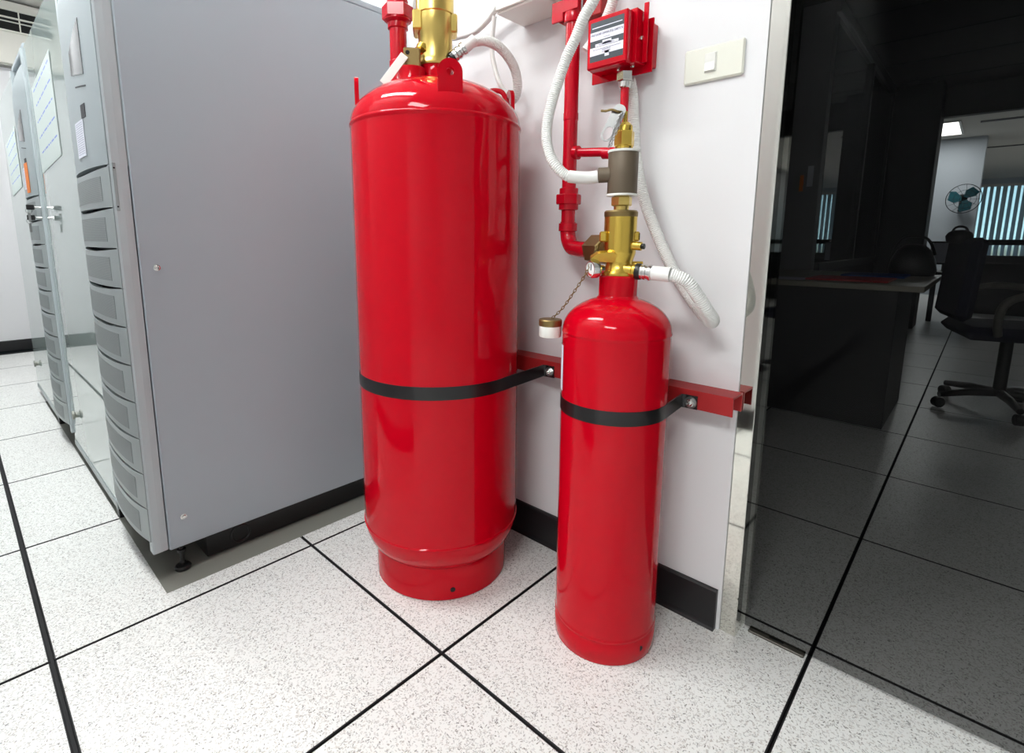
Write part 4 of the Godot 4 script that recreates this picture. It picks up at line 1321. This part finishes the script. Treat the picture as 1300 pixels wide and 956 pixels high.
func chair(at: Vector3, turn: float, label: String) -> void:
	# built facing -z, then turned
	var t := thing("office_chair", label, "chair", at)
	var parts := {}
	var P := func(n: String, st: SurfaceTool, m: Material):
		st.generate_normals()
		var o := MeshInstance3D.new()
		o.name = n
		o.mesh = st.commit()
		o.material_override = m
		t.add_child(o, true)
	P.call("seat", bx(Vector3(-0.24, 0.41, -0.24), Vector3(0.24, 0.48, 0.24), 0.03), M.navy_fabric)
	var st := new_st()
	box(st, Vector3(-0.22, 0, -0.035), Vector3(0.22, 0.44, 0.035), 0.03, Transform3D(Basis.from_euler(Vector3(-0.06, 0, 0)), Vector3(0, 0.50, 0.25)))
	P.call("backrest", st, M.navy_fabric)
	st = new_st()
	cyl(st, Vector3(0, 0.10, 0), Vector3(0, 0.42, 0), 0.028, 0.002, 16)
	P.call("gas_column", st, M.black_plastic)
	for s in [-1.0, 1.0]:
		st = new_st()
		tube(st, curve_pts([Vector3(0.25 * s, 0.45, 0.12), Vector3(0.29 * s, 0.52, 0.14), Vector3(0.30 * s, 0.62, 0.12), Vector3(0.30 * s, 0.66, 0.04), Vector3(0.30 * s, 0.665, -0.10), Vector3(0.29 * s, 0.655, -0.17)], 0.02), [0.019], 10)
		P.call("armrest", st, M.grey_plastic)
	for k in 5:
		var a := TAU * k / 5.0
		var d := Vector3(cos(a), 0, sin(a))
		st = new_st()
		tube(st, [Vector3(0, 0.10, 0), d * 0.15 + Vector3(0, 0.095, 0), d * 0.29 + Vector3(0, 0.075, 0)], [0.024, 0.021, 0.016], 8)
		P.call("base_leg", st, M.black_plastic)
		st = new_st()
		cyl(st, d * 0.29 + Vector3(-d.z, 0, d.x) * 0.02 + Vector3(0, 0.031, 0), d * 0.29 - Vector3(-d.z, 0, d.x) * 0.02 + Vector3(0, 0.031, 0), 0.029, 0.004, 14)
		P.call("caster", st, M.black_plastic)
	t.rotation.y = turn

func far_office() -> void:
	var X := 20.0
	# shell with a window opening for the blinds
	struct("ceiling_office", bx(Vector3(7.3, 2.66, -5.9), Vector3(20.3, 2.76, 3.3)), M.ceiling_white, null, "white ceiling of the far office", "ceiling")
	var st := bx(Vector3(X, 0, -5.9), Vector3(X + 0.2, 2.76, -0.55))
	box(st, Vector3(X, 0, -0.55), Vector3(X + 0.2, 0.5, 3.2))
	box(st, Vector3(X, 2.45, -0.55), Vector3(X + 0.2, 2.76, 3.2))
	struct("wall_office", st, M.office_wall, null, "pale far wall of the office round the window", "wall")
	st = bx(Vector3(7.0, 0, -6.0), Vector3(20.3, 2.76, -5.9))
	box(st, Vector3(7.0, 0, -6.0), Vector3(7.1, 2.76, -2.0))
	struct("wall_office_left", st, M.office_wall, null, "pale left wall of the far office", "wall")
	var w := Node3D.new()
	w.name = "window_2"
	w.position = Vector3(X, 0.5, 1.3)
	w.set_meta("kind", "structure"); w.set_meta("label", "wide daylit window behind vertical blinds in the far office"); w.set_meta("category", "window")
	add_child(w)
	obj("pane", bx(Vector3(X + 0.10, 0.5, -0.55), Vector3(X + 0.106, 2.45, 3.2)), M.clear_glass, w)
	for z in [-0.55, 0.65, 1.9, 3.14]:
		obj("frame_bar", bx(Vector3(X + 0.07, 0.5, z), Vector3(X + 0.13, 2.45, z + 0.06), 0.003), M.steel, w)
	var b := thing("vertical_blind", "pale vertical blind with turned slats over the far office window", "blind", Vector3(X - 0.08, 0.6, 0.6))
	obj("head_rail", bx(Vector3(X - 0.12, 2.44, -0.6), Vector3(X - 0.06, 2.50, 3.1), 0.004), M.white_plastic, b)
	for k in 26:
		var z := -0.52 + 0.132 * k
		st = new_st()
		box(st, Vector3(-0.055, 0.55, -0.002), Vector3(0.055, 2.44, 0.002), 0, Transform3D(Basis.from_euler(Vector3(0, deg_to_rad(48 + 9 * sin(k * 1.7)), 0)), Vector3(X - 0.09, 0, z)))
		obj("slat", st, M.blind, b)
	# white column with the wall fan
	struct("wall_office_column", bx(Vector3(12.0, 0, -1.6), Vector3(12.5, 2.66, -0.22), 0.004), M.office_wall, null, "white column carrying the wall fan in the far office", "column")
	var fc := Vector3(11.72, 1.635, -0.40)
	var t := thing("wall_fan", "round wall fan with teal blades on the white column", "fan", fc)
	var fx := Vector3(-0.86, -0.18, 0.30).normalized()
	st = new_st()
	tube(st, curve_pts([Vector3(12.0, 1.46, -0.44), Vector3(11.88, 1.46, -0.43), fc - fx * 0.10], 0.03), [0.028], 10)
	obj("bracket", st, M.black_plastic, t)
	st = new_st()
	lathe(st, fc - fx * 0.12, fx, [[0, 0], [0.06, 0.01], [0.07, 0.05], [0.06, 0.10], [0, 0.10]], 20)
	obj("motor", st, M.black_plastic, t)
	var fb := frame_for(fx)
	for k in 3:
		var a := TAU * k / 3.0
		var d := fb.x * cos(a) + fb.z * sin(a)
		var e := fx.cross(d)
		st = new_st()
		prism(st, PackedVector2Array([Vector2(0.03, -0.03), Vector2(0.11, -0.12), Vector2(0.19, -0.12), Vector2(0.21, 0.02), Vector2(0.12, 0.07), Vector2(0.03, 0.03)]), Transform3D(Basis(d, (e + fx * 0.25).normalized(), d.cross((e + fx * 0.25).normalized())), fc), 0.004)
		obj("blade", st, M.fan_blue, t)
	for q in [[0.235, 0.0], [0.15, 0.055], [0.07, 0.07]]:
		st = new_st()
		var ring := []
		for k in 33: ring.append(fc + fx * q[1] + (fb.x * cos(TAU * k / 32.0) + fb.z * sin(TAU * k / 32.0)) * q[0])
		tube(st, ring, [0.006 if q[0] > 0.2 else 0.003], 6, false)
		obj("guard_ring", st, M.black_plastic, t)
	for k in 12:
		var a := TAU * k / 12.0
		var d := fb.x * cos(a) + fb.z * sin(a)
		st = new_st()
		tube(st, [fc + fx * 0.07 + d * 0.06, fc + fx * 0.05 + d * 0.16, fc + d * 0.235], [0.0025], 5)
		obj("guard_wire", st, M.black_plastic, t)
	# low office screens and a monitor
	for q in [[9.2, -0.15, 3.1, 0.955, "nearer black office screen below the blinds"], [11.2, -0.15, 3.1, 0.72, "farther black office screen below the blinds"]]:
		var s := thing("desk_screen", q[4], "partition", Vector3(q[0], 0, 1.4))
		if q[3] > 0.9:
			obj("top_bar", bx(Vector3(q[0], q[3] - 0.07, q[1]), Vector3(q[0] + 0.05, q[3], q[2]), 0.004), M.black_plastic, s)
			obj("post", bx(Vector3(q[0], 0, q[1]), Vector3(q[0] + 0.05, q[3] - 0.07, q[1] + 0.05), 0.004), M.black_plastic, s)
			obj("lower_panel", bx(Vector3(q[0], 0, q[1] + 0.05), Vector3(q[0] + 0.04, 0.66, q[2]), 0.004), M.black_plastic, s)
		else:
			obj("panel", bx(Vector3(q[0], 0, q[1]), Vector3(q[0] + 0.05, q[3], q[2]), 0.004), M.black_plastic, s)
	var m := thing("computer_monitor", "dark-framed monitor with a pale screen beyond the chair", "monitor", Vector3(8.0, 0, -0.4))
	obj("screen_back", bx(Vector3(8.0, 0.66, -0.50), Vector3(8.03, 0.93, -0.24), 0.004), M.black_plastic, m)
	obj("screen", bx(Vector3(7.996, 0.68, -0.485), Vector3(8.0, 0.91, -0.255)), M.label_white, m)
	obj("stand", bx(Vector3(8.0, 0.58, -0.38), Vector3(8.04, 0.68, -0.34), 0.003), M.black_plastic, m)
	var dk := thing("office_desk", "plain dark desk under the far monitor", "desk", Vector3(8.1, 0, -0.4))
	obj("desk_top", bx(Vector3(7.8, 0.55, -0.49), Vector3(8.5, 0.58, -0.05), 0.003), M.desk_panel, dk)
	obj("desk_leg", bx(Vector3(7.85, 0, -0.45), Vector3(7.90, 0.55, -0.40), 0.003), M.desk_panel, dk)
	obj("desk_leg", bx(Vector3(8.40, 0, -0.12), Vector3(8.45, 0.55, -0.07), 0.003), M.desk_panel, dk)
	# ceiling grilles
	for q in [[9.0, 0.05], [10.6, -0.05], [13.5, 0.0]]:
		var gr := thing("ceiling_vent", "dark slot vent in the far office ceiling, %s" % ("nearest of three" if q[0] < 9.5 else "middle of three" if q[0] < 12 else "farthest of three"), "vent", Vector3(q[0], 2.66, q[1]))
		obj("vent_slot", bx(Vector3(q[0] - 0.06, 2.652, q[1] - 0.25), Vector3(q[0] + 0.06, 2.66, q[1] + 0.25), 0.002), M.dark_wall, gr)
